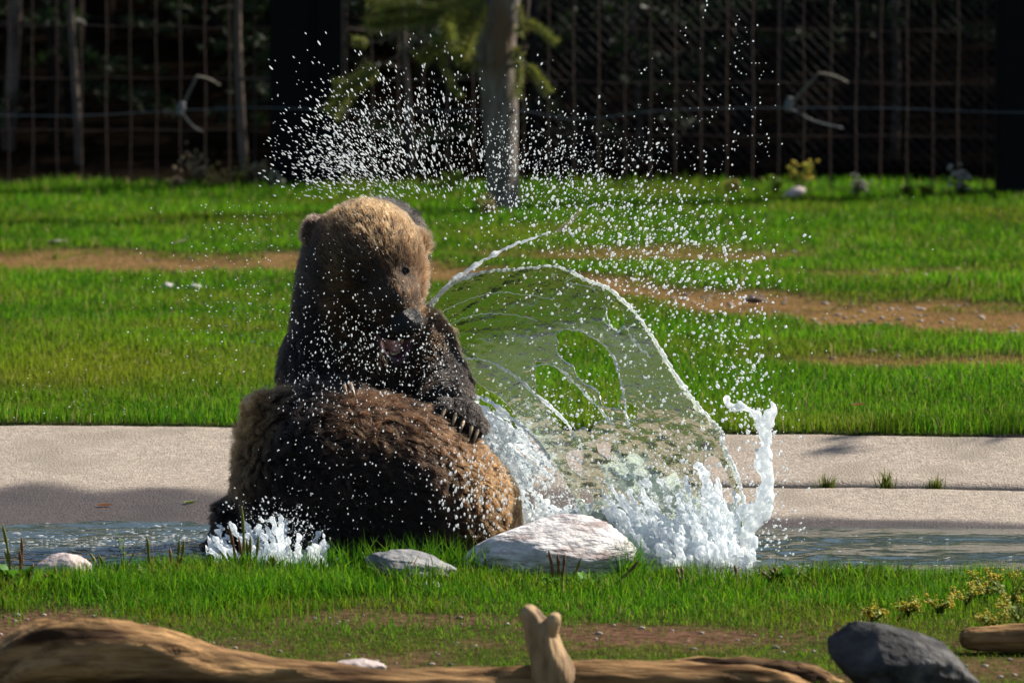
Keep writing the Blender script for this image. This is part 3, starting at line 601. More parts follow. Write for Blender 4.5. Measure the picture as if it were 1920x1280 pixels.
# pebbles and leaf crumbs lying on the bare strips
m = MB(); iv, it = ico(1)
n = 2600; x = R.uniform(-3.4, 3.4, n); y = R.uniform(4.5, 14, n); d = dirt_mask(x, y); ok = R.random(n) < d*(0.15+0.85*sstep(0.2, 1.5, x)); x, y = x[ok], y[ok]
x = np.concatenate([x, R.uniform(-2, 2, 900)]); y = np.concatenate([y, R.uniform(-5, -2.4, 900)]); nb_ = near_bare(x, y); ok = (y > 0) | (R.random(len(x)) < nb_); x, y = x[ok], y[ok]
z = ground_z(x, y)
for i in range(len(x)):
    r = R.uniform(0.005, 0.016)*(1 if y[i] > 0 else 0.6); m.add(iv*np.array([r*R.uniform(0.8, 1.6), r, r*R.uniform(0.4, 0.8)])+[x[i], y[i], z[i]+r*0.3], it, None, np.array([0.30, 0.25, 0.22])*R.uniform(0.4, 1.35))
tag(obj('gravel', m.mesh('gravel'), mat('gravel', (0.8, 0.8, 0.8), (1.2, 1.2, 1.2), 60, 0.9, attr=True)), 'loose pebbles and crumbs on the bare earth strips', 'gravel', kind='stuff')

# ------------------------------------------------------------------ rocks
def rock(name, label, px, py, y, w, d, h, m_, seed, rot=0.0, flat=0.35, sub=5, sink=0.2, group=None, amp=0.16, shear=0.0):
    """px,py: centre of the visible face in the photograph at depth y; w,d,h half sizes in metres"""
    V, T = ico(sub); V = V.copy(); n = noise(V, 1.3, 2, seed*3.1)[:, None]; n_ = noise(V, 4.5, 4, seed)[:, None]
    rid = -np.abs(noise(V, 2.6, 2, seed+5))[:, None]
    crk = -np.exp(-(noise(V*[1, 1, 1.8], 2.2, 3, seed+9)/0.035)**2)[:, None]
    V = V*(1+amp*n*1.5+0.06*n_+amp*0.8*rid+0.03*crk+0.02*noise(V, 14, 2, seed+1)[:, None])
    for k in range(6):
        rr = np.random.default_rng(seed*10+k); dr = rr.normal(size=3); dr /= np.linalg.norm(dr); lim = rr.uniform(0.66, 0.9); q = V@dr; V -= np.outer(np.maximum(q-lim, 0)*0.75, dr)
    V = V*[w, d, h]; V[:, 2] += shear*V[:, 0]
    c_, s_ = math.cos(rot), math.sin(rot); V = np.stack([V[:, 0]*c_-V[:, 1]*s_, V[:, 0]*s_+V[:, 1]*c_, V[:, 2]], -1)
    p = at(px, py, y); o = obj(name, mesh_np(name, V, T, True), m_); o.location = [float(v) for v in p]
    return tag(o, label, 'rock', group)
rock('boulder', 'big whitish boulder at the water edge beside the crouching bear', 1030, 1044, -1.40, 0.262, 0.17, 0.13, M['rock_white'], 3, 0.1, amp=0.10, shear=0.10)
rock('stone', 'small grey and cream stone lying in the bank grass', 770, 1066, -1.74, 0.148, 0.10, 0.052, M['rock_grey'], 8, 0.15, amp=0.14, shear=-0.15)
rock('stone', 'pinkish stone in the bank grass beside broad plantain leaves', 116, 1074, -1.50, 0.092, 0.09, 0.062, M['rock_pink'], 12, 0.3, amp=0.12)
rock('boulder', 'dark grey boulder beside the driftwood logs', 1700, 1262, -4.35, 0.205, 0.17, 0.125, M['rock_dark'], 21, 0.15, amp=0.10, shear=-0.30)
rock('stone', 'rounded white stone lying on the lawn, the larger of a pair', 317, 538, 9.9, 0.036, 0.03, 0.022, M['rock_white'], 31, amp=0.06, sub=3)
rock('stone', 'flat pale stone lying on the lawn beside the rounder white one', 366, 538, 9.9, 0.034, 0.028, 0.016, M['rock_white'], 32, amp=0.1, sub=3)
rock('stone', 'pale cream stone against the foot of the fence', 1488, 364, 17.7, 0.075, 0.05, 0.038, M['rock_pink'], 33, amp=0.1, sub=3, shear=0.35)
rock('stone', 'small blurred pale pebble in the bank grass before the grey stone', 808, 1101, -1.86, 0.036, 0.03, 0.022, M['rock_white'], 34, amp=0.08, sub=3)
rock('stone', 'dark flat stone on the edge of the bare strip', 1416, 562, 9.05, 0.045, 0.04, 0.018, mat('brown_stone', (0.05, 0.03, 0.02), (0.10, 0.06, 0.04), 20), 35, amp=0.1, sub=3)
rock('stone', 'low dark slab of stone at the grass side of the bare strip', 1475, 598, 7.9, 0.04, 0.05, 0.014, mat('dark_slab', (0.03, 0.028, 0.026), (0.07, 0.06, 0.055), 20), 36, amp=0.1, sub=3)

# ------------------------------------------------------------------ driftwood
def log_mesh(pts_, nseg, nrad, seed, rough_=0.12, stretch=3.0, knots=()):
    P = spline(pts_, nseg); V, T, Q = tube(P[:, :3], P[:, 3], nrad); n = nseg*nrad
    cen = np.repeat(P[:, :3], nrad, 0); k = np.repeat(np.arange(nseg)/nseg, nrad); th = np.tile(np.arange(nrad)*6.2832/nrad, nseg)
    q = np.stack([k*stretch*3, np.cos(th)*1.3, np.sin(th)*1.3], -1)
    dsp = rough_*noise(q, 1.6, 3, seed)+0.35*rough_*noise(q*[0.5, 1, 1], 7, 3, seed+3)-0.45*rough_*np.abs(noise(q*[0.25, 1, 1], 9, 2, seed+6))
    for kk, tt, a in knots: dsp = dsp+a*np.exp(-((k-kk)/0.02)**2-((np.cos(th-tt)-1)/0.15)**2)
    V[:n] = cen+(V[:n]-cen)*(1+dsp)[:, None]; return MB().add(V, T, Q)
LY = -4.5; kl = (LY-CAMY)/FPX
def LP(lst, y=LY): 
    out = []
    for e in lst:
        yy = e[3] if len(e) > 3 else y; out.append(list(at(e[0], e[1], yy))+[e[2]*kl])
    return out
lg = thing('driftwood_log', 'long weathered brown driftwood log with a thick broken end and a forked stub', 'log', at(600, 1290, LY))
obj('stem', log_mesh(LP([(-95, 1330, 40), (-20, 1300, 62), (70, 1252, 84), (150, 1240, 88), (260, 1256, 86), (400, 1283, 76), (560, 1300, 62), (720, 1304, 58), (880, 1304, 57), (1000, 1300, 60), (1130, 1293, 58), (1300, 1293, 54), (1430, 1302, 50), (1500, 1318, 42), (1540, 1335, 26)]), 170, 44, 2, 0.22, knots=((0.52, 1.6, 0.3), (0.15, 2.4, 0.3), (0.1, 1.2, 0.25))).mesh('stem'), M['driftwood'], lg)
fk = obj('forked_stub', log_mesh(LP([(1045, 1305, 46, -4.54), (1038, 1262, 40, -4.56), (1026, 1225, 33, -4.56), (1014, 1190, 30, -4.56), (1000, 1165, 23, -4.56), (988, 1146, 17, -4.56), (981, 1138, 8, -4.56)]), 60, 30, 5, 0.20, 0.5).mesh('forked_stub'), M['driftwood_pale'], lg)
obj('fork_tip', log_mesh(LP([(1016, 1212, 22, -4.56), (1026, 1186, 20, -4.57), (1036, 1166, 15, -4.58), (1042, 1154, 11, -4.58), (1044, 1148, 5, -4.58)]), 30, 22, 6, 0.18, 0.5).mesh('fork_tip'), M['driftwood_pale'], fk)
lg2 = thing('driftwood_log', 'grey-brown driftwood log lying behind the long forked one', 'log', at(1390, 1280, -4.0))
obj('stem', log_mesh(LP([(1235, 1262, 16, -4.0), (1290, 1256, 24, -4.0), (1380, 1258, 28, -4.0), (1460, 1262, 30, -4.0), (1515, 1268, 26, -4.0), (1560, 1290, 24, -4.0), (1620, 1312, 18, -4.0)], -4.0), 70, 26, 9, 0.2).mesh('stem'), M['driftwood'], lg2)
lg3 = thing('driftwood_log', 'smooth rounded end of a brown log beside the dark boulder', 'log', at(1900, 1225, -3.3))
obj('stem', log_mesh(LP([(1799, 1196, 8, -3.3), (1806, 1196, 18, -3.3), (1825, 1197, 24, -3.3), (1870, 1197, 27, -3.3), (1930, 1194, 30, -3.3), (2010, 1190, 33, -3.3), (2140, 1192, 34, -3.3), (2230, 1200, 30, -3.3)]), 60, 28, 14, 0.1).mesh('stem'), M['driftwood'], lg3)
rock('stone', 'pale flat stone touching the back of the long driftwood log', 665, 1254, -3.95, 0.085, 0.05, 0.030, M['rock_pink'], 41, amp=0.1, sub=4)
def stick(lst, y, r, label, m_, par=None):
    P = spline([on_z(a, b, 0.225+dz) for a, b, dz in lst], 16)
    tag(obj('stick', MB().add(*tube(P, np.linspace(r, r*0.5, 16), 7)).mesh('stick'), m_), label, 'stick')
stick([(1012, 452, 0.0), (1040, 437, 0.03), (1066, 418, 0.07), (1086, 397, 0.10)], 0, 0.012, 'curved grey stick poking up from the lawn by the spray', M['pale_bark'])
stick([(318, 458, 0.02), (335, 453, 0.03), (352, 448, 0.03)], 0, 0.007, 'short thin twig lying on the lawn', M['pale_bark'])
stick([(88, 456, 0.02), (108, 452, 0.03), (127, 452, 0.02)], 0, 0.010, 'pale bent twig by the far edge of the bare strip', M['rod'])
stick([(1776, 536, 0.0), (1779, 524, 0.04), (1782, 514, 0.07)], 0, 0.007, 'upright straw stub in the lawn grass', M['rod'])
for px, py, a, lab in [(196, 891, 0.2, 'curled brown leaf on the pale concrete'), (356, 889, 0.8, 'small green sprig dropped on the concrete'), (1610, 828, 0.3, 'reddish leaf at the lawn edge of the concrete')]:
    p = on_z(px, py, 0.14); x = float(p[0]); t = float((p[1]-0.30)/(y_edge(x)-0.30)); z = apron_z(t)+0.003
    u, v_ = np.meshgrid(np.linspace(-1, 1, 9), np.linspace(-1, 1, 5)); W = (1-u**2)**0.6
    V = np.stack([u*0.03, v_*W*0.011, 0.007*np.abs(v_)*W+0.003*u**2], -1).reshape(-1, 3); c_, s_ = math.cos(a), math.sin(a)
    V = np.stack([V[:, 0]*c_-V[:, 1]*s_, V[:, 0]*s_+V[:, 1]*c_, V[:, 2]], -1)
    o = obj('fallen_leaf', mesh_np('fallen_leaf', V, grid_faces(9, 5), True, [0.20, 0.085, 0.035] if 'green' not in lab else [0.10, 0.14, 0.02]), M['leaf']); o.location = (x, float(p[1]), z); tag(o, lab, 'leaf')

# ------------------------------------------------------------------ small plants
def leaf_blade(L, W, droop, seed, lift=0.7):
    u = np.linspace(0, 1, 8); v_ = np.linspace(-1, 1, 5); U, Vv = np.meshgrid(u, v_); wd = W*np.sin(np.pi*np.clip(U*0.93+0.05, 0, 1))**0.8
    x = L*U*math.cos(lift)+0*U; z = L*(U*math.sin(lift)-droop*U**2); y_ = Vv*wd
    return np.stack([x, y_, z+0.2*np.abs(Vv)*wd+0.004*np.sin(U*20+seed)], -1).reshape(-1, 3), grid_faces(8, 5)
def rz(V, a): c_, s_ = math.cos(a), math.sin(a); return np.stack([V[:, 0]*c_-V[:, 1]*s_, V[:, 0]*s_+V[:, 1]*c_, V[:, 2]], -1)
def plantain(px, py, label, nleaf, spikes, seed, size=0.09, z=0.065):
    p = on_z(px, py, z); p[1] = min(p[1], float(bank_edge(p[0]))-0.03); p[2] = float(ground_z(p[0], p[1])); rr = np.random.default_rng(seed)
    t = thing('plantain_plant', label, 'plant', p, 'plantain plants along the bank')
    for k in range(nleaf):
        V, Q = leaf_blade(size*rr.uniform(0.7, 1.2), size*0.33, rr.uniform(0.2, 0.6), k, rr.uniform(0.5, 1.2)); V = rz(V, k*6.28/max(1, nleaf)+rr.uniform(-0.4, 0.4))+p
        obj('leaf', MB().add(V, None, Q, np.array([0.075, 0.20, 0.015])*rr.uniform(0.7, 1.2)).mesh('leaf'), M['leaf'], t)
    for tx_, ty_, brown in spikes:
        e = at(tx_, ty_, p[1]+rr.uniform(-0.03, 0.03)); b = p+np.array([(e[0]-p[0])*0.35, rr.uniform(-0.02, 0.02), 0]); 
        if e[2] < b[2]+0.04: e[2] = b[2]+0.04
        q = np.linspace(0, 1, 22)[:, None]; P = b*(1-q)+e*q+np.array([0.006, 0, 0])*np.sin(q*3.1); k = q[:, 0]; r_ = np.where(k < 0.3, 0.0018, 0.0046+0.0009*np.sin(k*110))*np.clip((1.03-k)*8, 0.25, 1)
        cc = np.array([0.17, 0.085, 0.04]) if brown else np.array([0.16, 0.165, 0.03]); V, T, Q = tube(P, r_, 7)
        col = np.where((np.arange(len(V))//7 < 7)[:, None], np.array([0.10, 0.20, 0.03]), cc)
        obj('flower_spike', MB().add(V, T, Q, col).mesh('flower_spike'), M['leaf'], t)
plantain(455, 1085, 'plantain with a cluster of tall tan flower spikes before the splash', 4, [(453, 948, 0), (428, 982, 1), (447, 1005, 1), (469, 1002, 0), (462, 1010, 0), (485, 1003, 0), (412, 1030, 0), (425, 1035, 0)], 1)
plantain(510, 1090, 'plantain with short spikes between spike cluster and dark fur', 3, [(507, 1040, 0), (513, 1042, 0), (500, 1050, 0)], 2, 0.06)
plantain(30, 1112, 'broad-leaved plantain beside the pinkish stone', 7, [(4, 980, 0), (40, 1005, 1), (36, 1030, 1), (8, 1030, 0), (62, 1055, 1)], 3, 0.12)
plantain(100, 1118, 'low plantain with dark spikes in front of the pinkish stone', 4, [(102, 1062, 1), (82, 1075, 1)], 4, 0.07)
plantain(315, 1100, 'thin plantain with one slender brown spike in the long grass', 3, [(318, 1026, 1), (336, 1010, 0), (345, 1012, 0)], 5, 0.06)
plantain(205, 1090, 'plantain with two leaning tan spikes near the pinkish stone', 3, [(168, 1035, 0), (184, 1038, 0)], 6, 0.06)
plantain(275, 1092, 'plantain with a single dark upright spike', 3, [(275, 1005, 0)], 7, 0.06)
plantain(1040, 1100, 'plantain with dark spikes standing before the big white boulder', 5, [(1028, 1030, 1), (1045, 1038, 1), (1058, 1038, 1), (1090, 1045, 0)], 8, 0.08)
plantain(1110, 1098, 'broad green plantain rosette against the big white boulder', 7, [(1198, 1050, 1)], 9, 0.085)
plantain(1275, 1100, 'plantain with two short dark spikes before the white water', 3, [(1268, 1062, 1), (1277, 1060, 1)], 10, 0.05)
plantain(1376, 1098, 'plantain with one dark spike at the right foot of the splash', 3, [(1377, 1058, 1)], 11, 0.05)
plantain(1470, 1095, 'broad plantain rosette with dark spikes by the open water', 8, [(1442, 1066, 1), (1450, 1062, 1), (1422, 1068, 1)], 12, 0.075)
plantain(1585, 1090, 'plantain with a pair of dark spikes against the open water', 3, [(1582, 1056, 1), (1592, 1054, 1)], 13, 0.05)
def weed(px, py, label, hgt, ncl, col, fcol, seed, y=None, spread=0.5, z=0.065, fsz=0.006, nst=5, grp='flowering weeds', lf=0.018):
    p = on_z(px, py, z) if y is None else at(px, py, y)
    if p[1] < 0: p[1] = min(p[1], float(bank_edge(p[0]))-0.04)
    p[2] = float(ground_z(p[0], p[1])); rr = np.random.default_rng(seed)
    t = thing('weed_plant', label, 'plant', p, grp)
    for s_ in range(nst):
        a = rr.uniform(0, 6.28); tip = p+np.array([math.cos(a)*spread*hgt, math.sin(a)*spread*hgt, hgt*rr.uniform(0.6, 1.05)])*rr.uniform(0.75, 1); P = spline([p, (p*0.6+tip*0.4)+[0, 0, 0.1*hgt], tip], 8)
        st = MB(); V, T, Q = tube(P, np.linspace(0.0028, 0.0014, 8), 5); st.add(V, T, Q, np.asarray(col)*0.8)
        for k in range(ncl):
            j = rr.integers(1, 8); V, Q = leaf_blade(lf*rr.uniform(0.7, 1.4), lf*0.3, 0.2, k, rr.uniform(0, 0.9)); st.add(rz(V, rr.uniform(0, 6.28))+P[j], None, Q, np.asarray(col)*rr.uniform(0.7, 1.3))
        so_ = obj('stem', st.mesh('stem'), M['leaf'], t)
        if fcol is not None:
            f = MB(); iv_, it_ = ico(1)
            for k in range(9): f.add(iv_*fsz*rr.uniform(0.6, 1.1)*np.array([1, 1, 0.8])+tip+rr.normal(0, fsz*1.6, 3)*[1, 1, 1.3], it_, None, np.asarray(fcol)*rr.uniform(0.75, 1.2))
            o = obj('flower_head', f.mesh('flower_head'), M['leaf'], so_); o['kind'] = 'stuff'
YG = (0.19, 0.23, 0.025); YF = (0.60, 0.46, 0.03)
for i, (px, py, h_) in enumerate([(1850, 1120, 0.10), (1895, 1128, 0.11), (1810, 1130, 0.075), (1760, 1145, 0.06), (1910, 1160, 0.085), (1700, 1150, 0.05), (1860, 1175, 0.06), (1640, 1160, 0.045)]):
    weed(px, py, 'bushy weed with tiny yellow flowers on the bank above the log end', h_, 7, YG, YF, 50+i, nst=9, spread=0.75, grp='yellow flowering weeds on the bank', fsz=0.004, lf=0.014)
weed(992, 1080, 'slender leafy sprig growing up in front of the white boulder', 0.15, 5, (0.08, 0.21, 0.02), None, 70, nst=2, spread=0.12, lf=0.026)
weed(232, 1090, 'tall thin green weed by the foamy water', 0.15, 5, (0.10, 0.17, 0.03), None, 71, nst=3, spread=0.3)
for i, (px, py, h_, fc, lab) in enumerate([(372, 352, 0.20, (0.30, 0.22, 0.13), 'tall dry stalk with a pale head at the foot of the fence'), (402, 352, 0.07, (0.40, 0.28, 0.08), 'tawny tuft of dry weed at the foot of the fence'), (418, 354, 0.06, (0.36, 0.25, 0.07), 'smaller tawny tuft next to another at the foot of the fence'), (450, 350, 0.10, (0.22, 0.2, 0.04), 'olive dry weed clump at the foot of the fence'), (488, 350, 0.13, (0.24, 0.19, 0.12), 'dry seed stalk at the foot of the double post'), (330, 352, 0.05, (0.25, 0.17, 0.1), 'low brown weed at the foot of the fence'), (520, 352, 0.07, (0.3, 0.3, 0.2), 'pale seed head before the double post')]):
    weed(px, py, lab, h_*1.15, 6, (0.17, 0.13, 0.05), fc, 80+i, y=float(fy(fpx(px, py)[0]))-0.25, spread=0.22, fsz=0.016, nst=4, grp='dry weeds at the foot of the fence', lf=0.03)
for i, (px, py, h_, col, fc, lab) in enumerate([(1500, 372, 0.19, (0.14, 0.2, 0.03), (0.50, 0.40, 0.03), 'yellow flower spike standing behind the cream stone'), (1455, 372, 0.16, (0.16, 0.24, 0.03), None, 'leafy green weed beside the cream stone'), (1375, 372, 0.06, (0.14, 0.16, 0.03), (0.42, 0.33, 0.05), 'low yellowish weed by the fence foot'), (1612, 374, 0.09, (0.12, 0.13, 0.05), (0.32, 0.30, 0.26), 'weed with round pale seed heads by the fence foot'), (1700, 376, 0.09, (0.20, 0.26, 0.03), None, 'bright green leafy weed by the fence foot'), (1735, 376, 0.08, (0.24, 0.24, 0.03), None, 'yellow-green leafy weed by the fence foot'), (1800, 378, 0.14, (0.12, 0.12, 0.06), (0.36, 0.34, 0.3), 'tall stalk with a fluffy pale head by the fence foot'), (850, 370, 0.13, (0.10, 0.17, 0.02), None, 'green bushy weed between double post and pine trunk'), (820, 372, 0.08, (0.12, 0.15, 0.03), None, 'low green weed left of the pine trunk'), (915, 412, 0.08, (0.16, 0.14, 0.03), (0.3, 0.24, 0.06), 'yellowish weed at the foot of the pine'), (1375, 352, 0.09, (0.1, 0.14, 0.02), None, 'dark green weed behind the fence foot')]):
    weed(px, py, lab, h_*1.1, 9, col, fc, 100+i, y=float(fy(fpx(px, 360)[0]))-0.3 if py < 400 else 15.9, spread=0.3, fsz=0.014, nst=5, grp='green weeds at the foot of the fence', lf=0.045)
for i, (px, py) in enumerate([(1546, 893), (1655, 889), (1742, 888)]):
    p = on_z(px, py, 0.1); x = float(p[0]); yj = 0.30+(y_edge(x)-0.30)*JOINT; zj = apron_z(JOINT); rr = np.random.default_rng(i)
    nb_ = 60; xx = x+rr.normal(0, 0.016, nb_); V, T, cc = blades(xx, np.full(nb_, yj), np.full(nb_, zj-0.02), rr.uniform(0.03, 0.07, nb_)*(1.4 if i == 1 else 1), np.full(nb_, 0.0035), np.tile([0.11, 0.14, 0.02], (nb_, 1))*rr.uniform(0.6, 1.3, (nb_, 1)), 0.6)
    tag(obj('grass_tuft', MB().add(V, T, None, cc).mesh('grass_tuft', False), M['grass']), ['round green tuft growing in the concrete joint near the white jet', 'tuft with a tall seed stalk growing in the concrete joint', 'wide low tuft growing in the concrete joint near the shaded slab'][i], 'grass tuft')

# ------------------------------------------------------------------ implicit bodies: smooth unions turned into one continuous mesh
def sd_ell(p, c, r, B=None):
    q = p-c
    if B is not None: q = q@B.T
    k0 = np.linalg.norm(q/r, axis=-1); k1 = np.linalg.norm(q/(r*r), axis=-1); return k0*(k0-1)/(k1+1e-9)
def sd_cone(p, a, b, ra, rb):
    ab = b-a; t = np.clip(((p-a)@ab)/(ab@ab), 0, 1); return np.linalg.norm(p-a-t[..., None]*ab, axis=-1)-(ra+(rb-ra)*t)
def smin(a, b, k): h = np.clip(0.5+0.5*(b-a)/k, 0, 1); return b*(1-h)+a*h-k*h*(1-h)
def surface_nets(f, o, h):
    s = f < 0; nx, ny, nz = f.shape
    cs = np.zeros((nx-1, ny-1, nz-1), int); acc = np.zeros((nx-1, ny-1, nz-1, 3)); cnt = np.zeros((nx-1, ny-1, nz-1))
    def sub(A, d): return A[d[0]:nx-1+d[0], d[1]:ny-1+d[1], d[2]:nz-1+d[2]]
    for ax in range(3):
        e = np.eye(3, dtype=int)[ax]; oth = [i for i in range(3) if i != ax]
        for u in (0, 1):
            for v in (0, 1):
                d = np.zeros(3, int); d[oth[0]] = u; d[oth[1]] = v
                A, B = sub(f, d), sub(f, d+e); cr = (A < 0) != (B < 0); t = np.where(cr, A/(A-B+1e-12), 0)
                pos = np.zeros(A.shape+(3,)); pos[..., oth[0]] = u; pos[..., oth[1]] = v; pos[..., ax] = t
                acc += pos*cr[..., None]; cnt += cr
    act = cnt > 0; ids = np.full(act.shape, -1); ids[act] = np.arange(act.sum())
    I = np.argwhere(act); V = o+h*(I+acc[act]/cnt[act][:, None]); Q = []
    for ax in range(3):
        e = np.eye(3, dtype=int)[ax]; o1, o2 = [(1, 2), (2, 0), (0, 1)][ax]
        A = f; sl0 = [slice(None)]*3; sl1 = [slice(None)]*3; sl0[ax] = slice(0, -1); sl1[ax] = slice(1, None)
        a, b = A[tuple(sl0)], A[tuple(sl1)]; cr = np.argwhere((a < 0) != (b < 0))
        cr = cr[(cr[:, o1] > 0) & (cr[:, o2] > 0) & (cr[:, o1] < f.shape[o1]-1) & (cr[:, o2] < f.shape[o2]-1)]
        ins = a[tuple(cr.T)] < 0
        def cid(du, dv):
            c = cr.copy(); c[:, o1] -= du; c[:, o2] -= dv; return ids[tuple(c.T)]
        q = np.stack([cid(1, 1), cid(0, 1), cid(0, 0), cid(1, 0)], -1); q[~ins] = q[~ins][:, ::-1]; Q.append(q)
    return V, np.concatenate(Q)
def body(prims, lo, hi, h, cuts=()):
    lo = np.asarray(lo, float); n = np.ceil((np.asarray(hi)-lo)/h).astype(int)+1
    g_ = np.stack(np.meshgrid(*[lo[i]+h*np.arange(n[i]) for i in range(3)], indexing='ij'), -1)
    fn = lambda p: field(p, prims, cuts)
    f = fn(g_.reshape(-1, 3)).reshape(n); V, Q = surface_nets(f, lo, h); return V, Q, fn
def field(p, prims, cuts):
    f = None
    for pr in prims:
        if pr[0] == 'e': d = sd_ell(p, pr[1], pr[2], pr[4] if len(pr) > 4 else None)
        else: d = sd_cone(p, pr[1], pr[2], pr[4], pr[5])
        f = d if f is None else smin(f, d, pr[3])
    for pr in cuts:
        d = -(sd_ell(p, pr[1], pr[2], pr[4])); f = np.maximum(f, d)
    return f
def grad(fn, p, e=0.004):
    g_ = np.stack([fn(p+np.eye(3)[i]*e)-fn(p-np.eye(3)[i]*e) for i in range(3)], -1); return g_/(np.linalg.norm(g_, axis=1)[:, None]+1e-9)
def E(px, py, d, rx, rd, rz_, k=40, B=None): 
    t = ('e', at(px, py, d*S), np.array([rx, rd, rz_])*S, k*S); return t+((B,) if B is not None else ())
def K(a, b, ra, rb, k=30): return ('c', at(*a[:2], a[2]*S), at(*b[:2], b[2]*S), k*S, ra*S, rb*S)
def rotm(ax, deg):
    from mathutils import Matrix; return np.array(Matrix.Rotation(math.radians(deg), 3, ax))

def fur(name, V, Q, parent, n, fn_attr, npt=6, nclump=2500, seed=1):
    """hair strands rooted on a mesh; fn_attr(p, nrm) -> length, flow, lift, clump, root_col, tip_col, density, radius"""
    rr = np.random.default_rng(seed); T = np.concatenate([Q[:, [0, 1, 2]], Q[:, [0, 2, 3]]]); A, B, D = V[T[:, 0]], V[T[:, 1]], V[T[:, 2]]
    nr = np.cross(B-A, D-A); ar = np.linalg.norm(nr, axis=1); vn = np.zeros_like(V)
    for i in range(3): np.add.at(vn, T[:, i], nr)
    vn /= np.linalg.norm(vn, axis=1)[:, None]+1e-12
    def sample(m_):
        i = rr.choice(len(T), m_, p=ar/ar.sum()); u = np.sqrt(rr.random(m_)); v = rr.random(m_); w_ = np.stack([1-u, u*(1-v), u*v], -1)
        p = (V[T[i]]*w_[..., None]).sum(1); nn_ = (vn[T[i]]*w_[..., None]).sum(1); return p, nn_/(np.linalg.norm(nn_, axis=1)[:, None]+1e-12)
    def strand(p, nn_, jit):
        L, fl, lift, cl_, rc, tc, dn, rad = fn_attr(p, nn_)
        fl = fl+rr.normal(0, jit, fl.shape); fl = fl-nn_*(fl*nn_).sum(1)[:, None]; fl /= np.linalg.norm(fl, axis=1)[:, None]+1e-9
        L = L*rr.uniform(0.7, 1.15, len(L)); s = np.linspace(0, 1, npt)[None, :, None]
        # rises along the normal, then lies over along the flow
        up = nn_[:, None, :]*(lift[:, None, None]*(s-0.42*s*s)+0.0); al = fl[:, None, :]*((1-0.5*lift)[:, None, None]*(0.45*s+0.55*s*s))
        return p[:, None, :]+L[:, None, None]*(up+al), cl_, rc, tc, dn, rad, L
    p, nn_ = sample(n); P, cl_, rc, tc, dn, rad, L = strand(p, nn_, 0.16); kp = rr.random(n) < dn
    P, cl_, rc, tc, rad, p, L = P[kp], cl_[kp], rc[kp], tc[kp], rad[kp], p[kp], L[kp]
    s = np.linspace(0, 1, npt)[None, :, None]
    for lvl, (nc, rad_, k_) in enumerate(((nclump*3, 0.016, 0.95), (nclump, 0.034, 0.6))):
        cp, cn = sample(nc); CP, *_ = strand(cp, cn, 0.6 if lvl else 0.3); CP = CP+(CP-CP[:, :1])*rr.uniform(-0.15, 0.35, (nc, 1, 1))+cn[:, None, :]*(s*rr.normal(0, 0.012 if lvl else 0.006, (nc, 1, 1))); kd = kdtree.KDTree(nc)
        for i in range(nc): kd.insert(cp[i], i)
        kd.balance(); ci = np.array([kd.find(q)[1] for q in p]); dist = np.linalg.norm(p-cp[ci], axis=1)
        wgt = (cl_*k_*rr.uniform(0.5, 1.1, nc)[ci]*np.clip(1.7-dist/rad_, 0, 1))[:, None, None]*s**(1.0 if lvl else 1.4); P = P*(1-wgt)+(CP[ci])*wgt
    ph = rr.uniform(0, 6.28, (len(p), 1, 1)); P = P+rr.normal(0, 1, (len(p), 1, 3))*(0.08*L)[:, None, None]*np.sin(s*4+ph)*s
    P = P+rr.normal(0, 1, P.shape)*(0.02*L)[:, None, None]*s
    cvar = rr.uniform(0.5, 1.5, nclump)[ci][:, None]*rr.uniform(0.85, 1.15, (len(p), 1)); rc, tc = np.clip(rc*cvar, 0, 1), np.clip(tc*cvar, 0, 1)
    cu = bpy.data.hair_curves.new(name); m_ = len(p); cu.add_curves([npt]*m_)
    cu.attributes['position'].data.foreach_set('vector', P.astype(np.float32).ravel())
    ra_ = cu.attributes.get('radius') or cu.attributes.new('radius', 'FLOAT', 'POINT')
    ra_.data.foreach_set('value', (rad[:, None]*np.linspace(1, 0.25, npt)[None, :]).astype(np.float32).ravel())
    for nm, c_ in (('root_col', rc), ('tip_col', tc)):
        a_ = cu.attributes.new(nm, 'FLOAT_COLOR', 'CURVE'); a_.data.foreach_set('color', np.concatenate([c_, np.ones((m_, 1))], 1).astype(np.float32).ravel())
    return obj(name, cu, M['fur'], parent)

